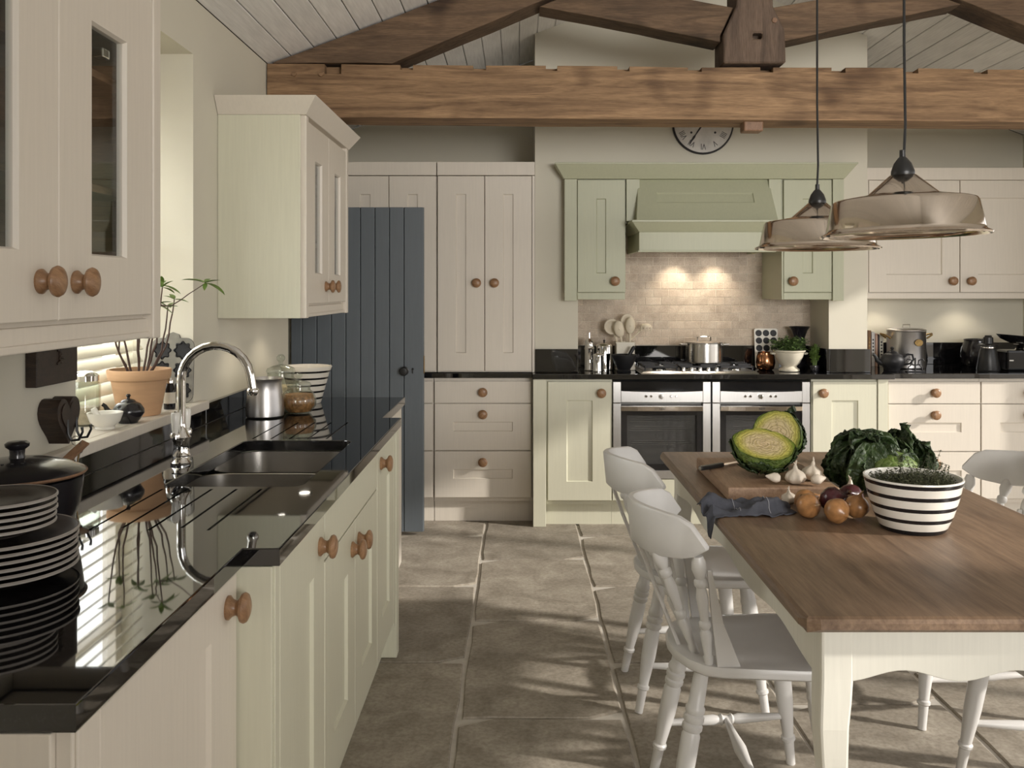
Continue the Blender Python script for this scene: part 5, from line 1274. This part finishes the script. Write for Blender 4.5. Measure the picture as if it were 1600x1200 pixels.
# books, stockpot, iron teapot
bks = [('book_brown', .022, .235, 'brown-spined cookery book nearest the chimney breast'), ('book_white', .022, .225, 'white-spined cookery book second from the chimney breast'), ('book_pink', .018, .215, 'pinkish cookery book third from the chimney breast'), ('book_dark', .008, .21, 'thin dark cookery book between pink and pale ones'), ('book_grey', .026, .205, 'pale grey cookery book next to the stockpot')]
x = 2.270
for mt, w, h, lb in bks:
    t = thing('cookery_book', lb, 'book', (x, 6.05, BW), 0, 'cookery books by the stockpot')
    MB().box(0, w, 0, .003, 0, h).box(0, .0025, 0, .17, 0, h).box(w - .0025, w, 0, .17, 0, h).build('cover', mt, t, .001)
    MB().box(.0028, w - .0028, .0033, .165, .004, h - .004).build('pages', 'pages', t)
    if w > .02:
        m = MB()
        for q in range(5): m.box(w * .3, w * .7, -.0008, 0, h * (.35 + q * .1), h * (.35 + q * .1) + .011)
        m.build('spine_print', 'ink' if mt != 'book_brown' else 'brass', t)
    x += w + .0015
t = thing('stockpot', 'tall brushed aluminium stockpot with brass badge on the right worktop', 'pot', (px(1416, 5.97), 5.97, BW))
MB().lathe([(0, 0), (.112, 0), (.118, .006), (.118, .232), (.121, .236), (.118, .239), (0, .239)], 56).build('body', 'pewter', t)
l = MB().lathe([(0, .2395), (.119, .2395), (.120, .245), (.10, .252), (.03, .256), (0, .256)], 44).build('lid', 'pewter', t)
MB().tube([(-.024, 0, .254), (-.024, 0, .276), (.024, 0, .276), (.024, 0, .254)], .0035, 8).build('lid_handle', 'chrome', l)
for s in (-1, 1): MB().tube([(s * .116, -.04, .19), (s * .15, -.035, .212), (s * .165, 0, .218), (s * .15, .035, .212), (s * .116, .04, .19)], .006, 8).build('handle', 'brass', t)
MB().prism([(.03 * math.cos(2 * PI * k / 24), .022 * math.sin(2 * PI * k / 24)) for k in range(24)], -.006, 0).build('badge', 'brass', t, .002, (.030, -.1155, .165)).rotation_euler = (0, 0, R(14))
tp = teapot('iron_teapot', 'round black cast iron teapot standing in front of the stockpot', (px(1394, 5.80), 5.80, BW), R(180), 1.62, 'cast_iron')
MB().tube([(-.040, 0, .045), (-.060, 0, .06), (-.078, 0, .058), (-.082, 0, .04), (-.07, 0, .024), (-.044, 0, .02)], .004, 10).build('handle', 'cast_iron', tp)
t = thing('iron_trivet', 'small ornate black iron stand beside the iron teapot', 'stand', (px(1430, 5.66), 5.66, BW))
m = MB()
for s in (-1, 1): m.tube([(s * .045, 0, .004), (s * .04, 0, .03), (s * .018, 0, .045), (s * .022, 0, .07), (s * .045, 0, .078), (s * .055, 0, .066)], .004, 8)
m.tube([(-.03, 0, .045), (0, 0, .04), (.03, 0, .045)], .004, 8).tube([(0, 0, .004), (0, 0, .085)], .005, 8).box(-.055, .055, -.02, .02, 0, .006).build('frame', 'cast_iron', t)
# black lidded pot, espresso maker, food warmer and scale pan at far right
t = thing('black_jug', 'round bellied black jug in front of the right splashback', 'jug', (px(1527, 6.10), 6.10, BW))
MB().lathe([(0, 0), (.075, 0), (.098, .03), (.105, .075), (.098, .12), (.08, .16), (.083, .175), (.079, .176), (.07, .16), (0, .15)], 44).build('body', 'black_glaze', t)
t = thing('coffee_grinder', 'black coffee maker with stepped top and chrome collar', 'coffee maker', (px(1544, 5.74), 5.74, BW))
MB().lathe([(0, 0), (.065, 0), (.068, .01), (.05, .12), (.045, .135), (0, .135)], 36).build('body', 'black_metal', t)
MB().lathe([(0, .1355), (.040, .1355), (.038, .152), (.06, .158), (.055, .163), (.03, .168), (.028, .205), (.022, .208), (.018, .218), (0, .219)], 36).build('top', 'black_metal', t)
MB().lathe([(.0405, .137), (.042, .139), (.042, .148), (.0405, .150)], 36).build('collar', 'chrome', t)
t = thing('kitchen_scales', 'black kitchen scales with tilted black weighing pan at the right edge', 'scales', (px(1598, 5.80), 5.80, BW))
MB().box(-.135, .11, -.07, .07, 0, .125).build('body', 'black_gloss', t, .012)
MB().rod((-.02, -.0, .125), (-.02, -.0, .16), [(0, .03), (.3, .022), (1, .035)], 20).build('pillar', 'chrome', t)
o = MB().lathe([(0, 0), (.05, .002), (.11, .026), (.135, .05), (.137, .053), (.132, .051), (.105, .03), (.05, .006), (0, .004)], 44).build('weighing_pan', 'black_gloss', t); o.location = (-.02, 0, .160); o.rotation_euler = (0, R(5), 0)
MB().box(-.12, -.095, -.0725, -.070, .06, .067).box(.0, .01, -.0725, -.070, .085, .108).build('marking', 'white_ceramic', t)
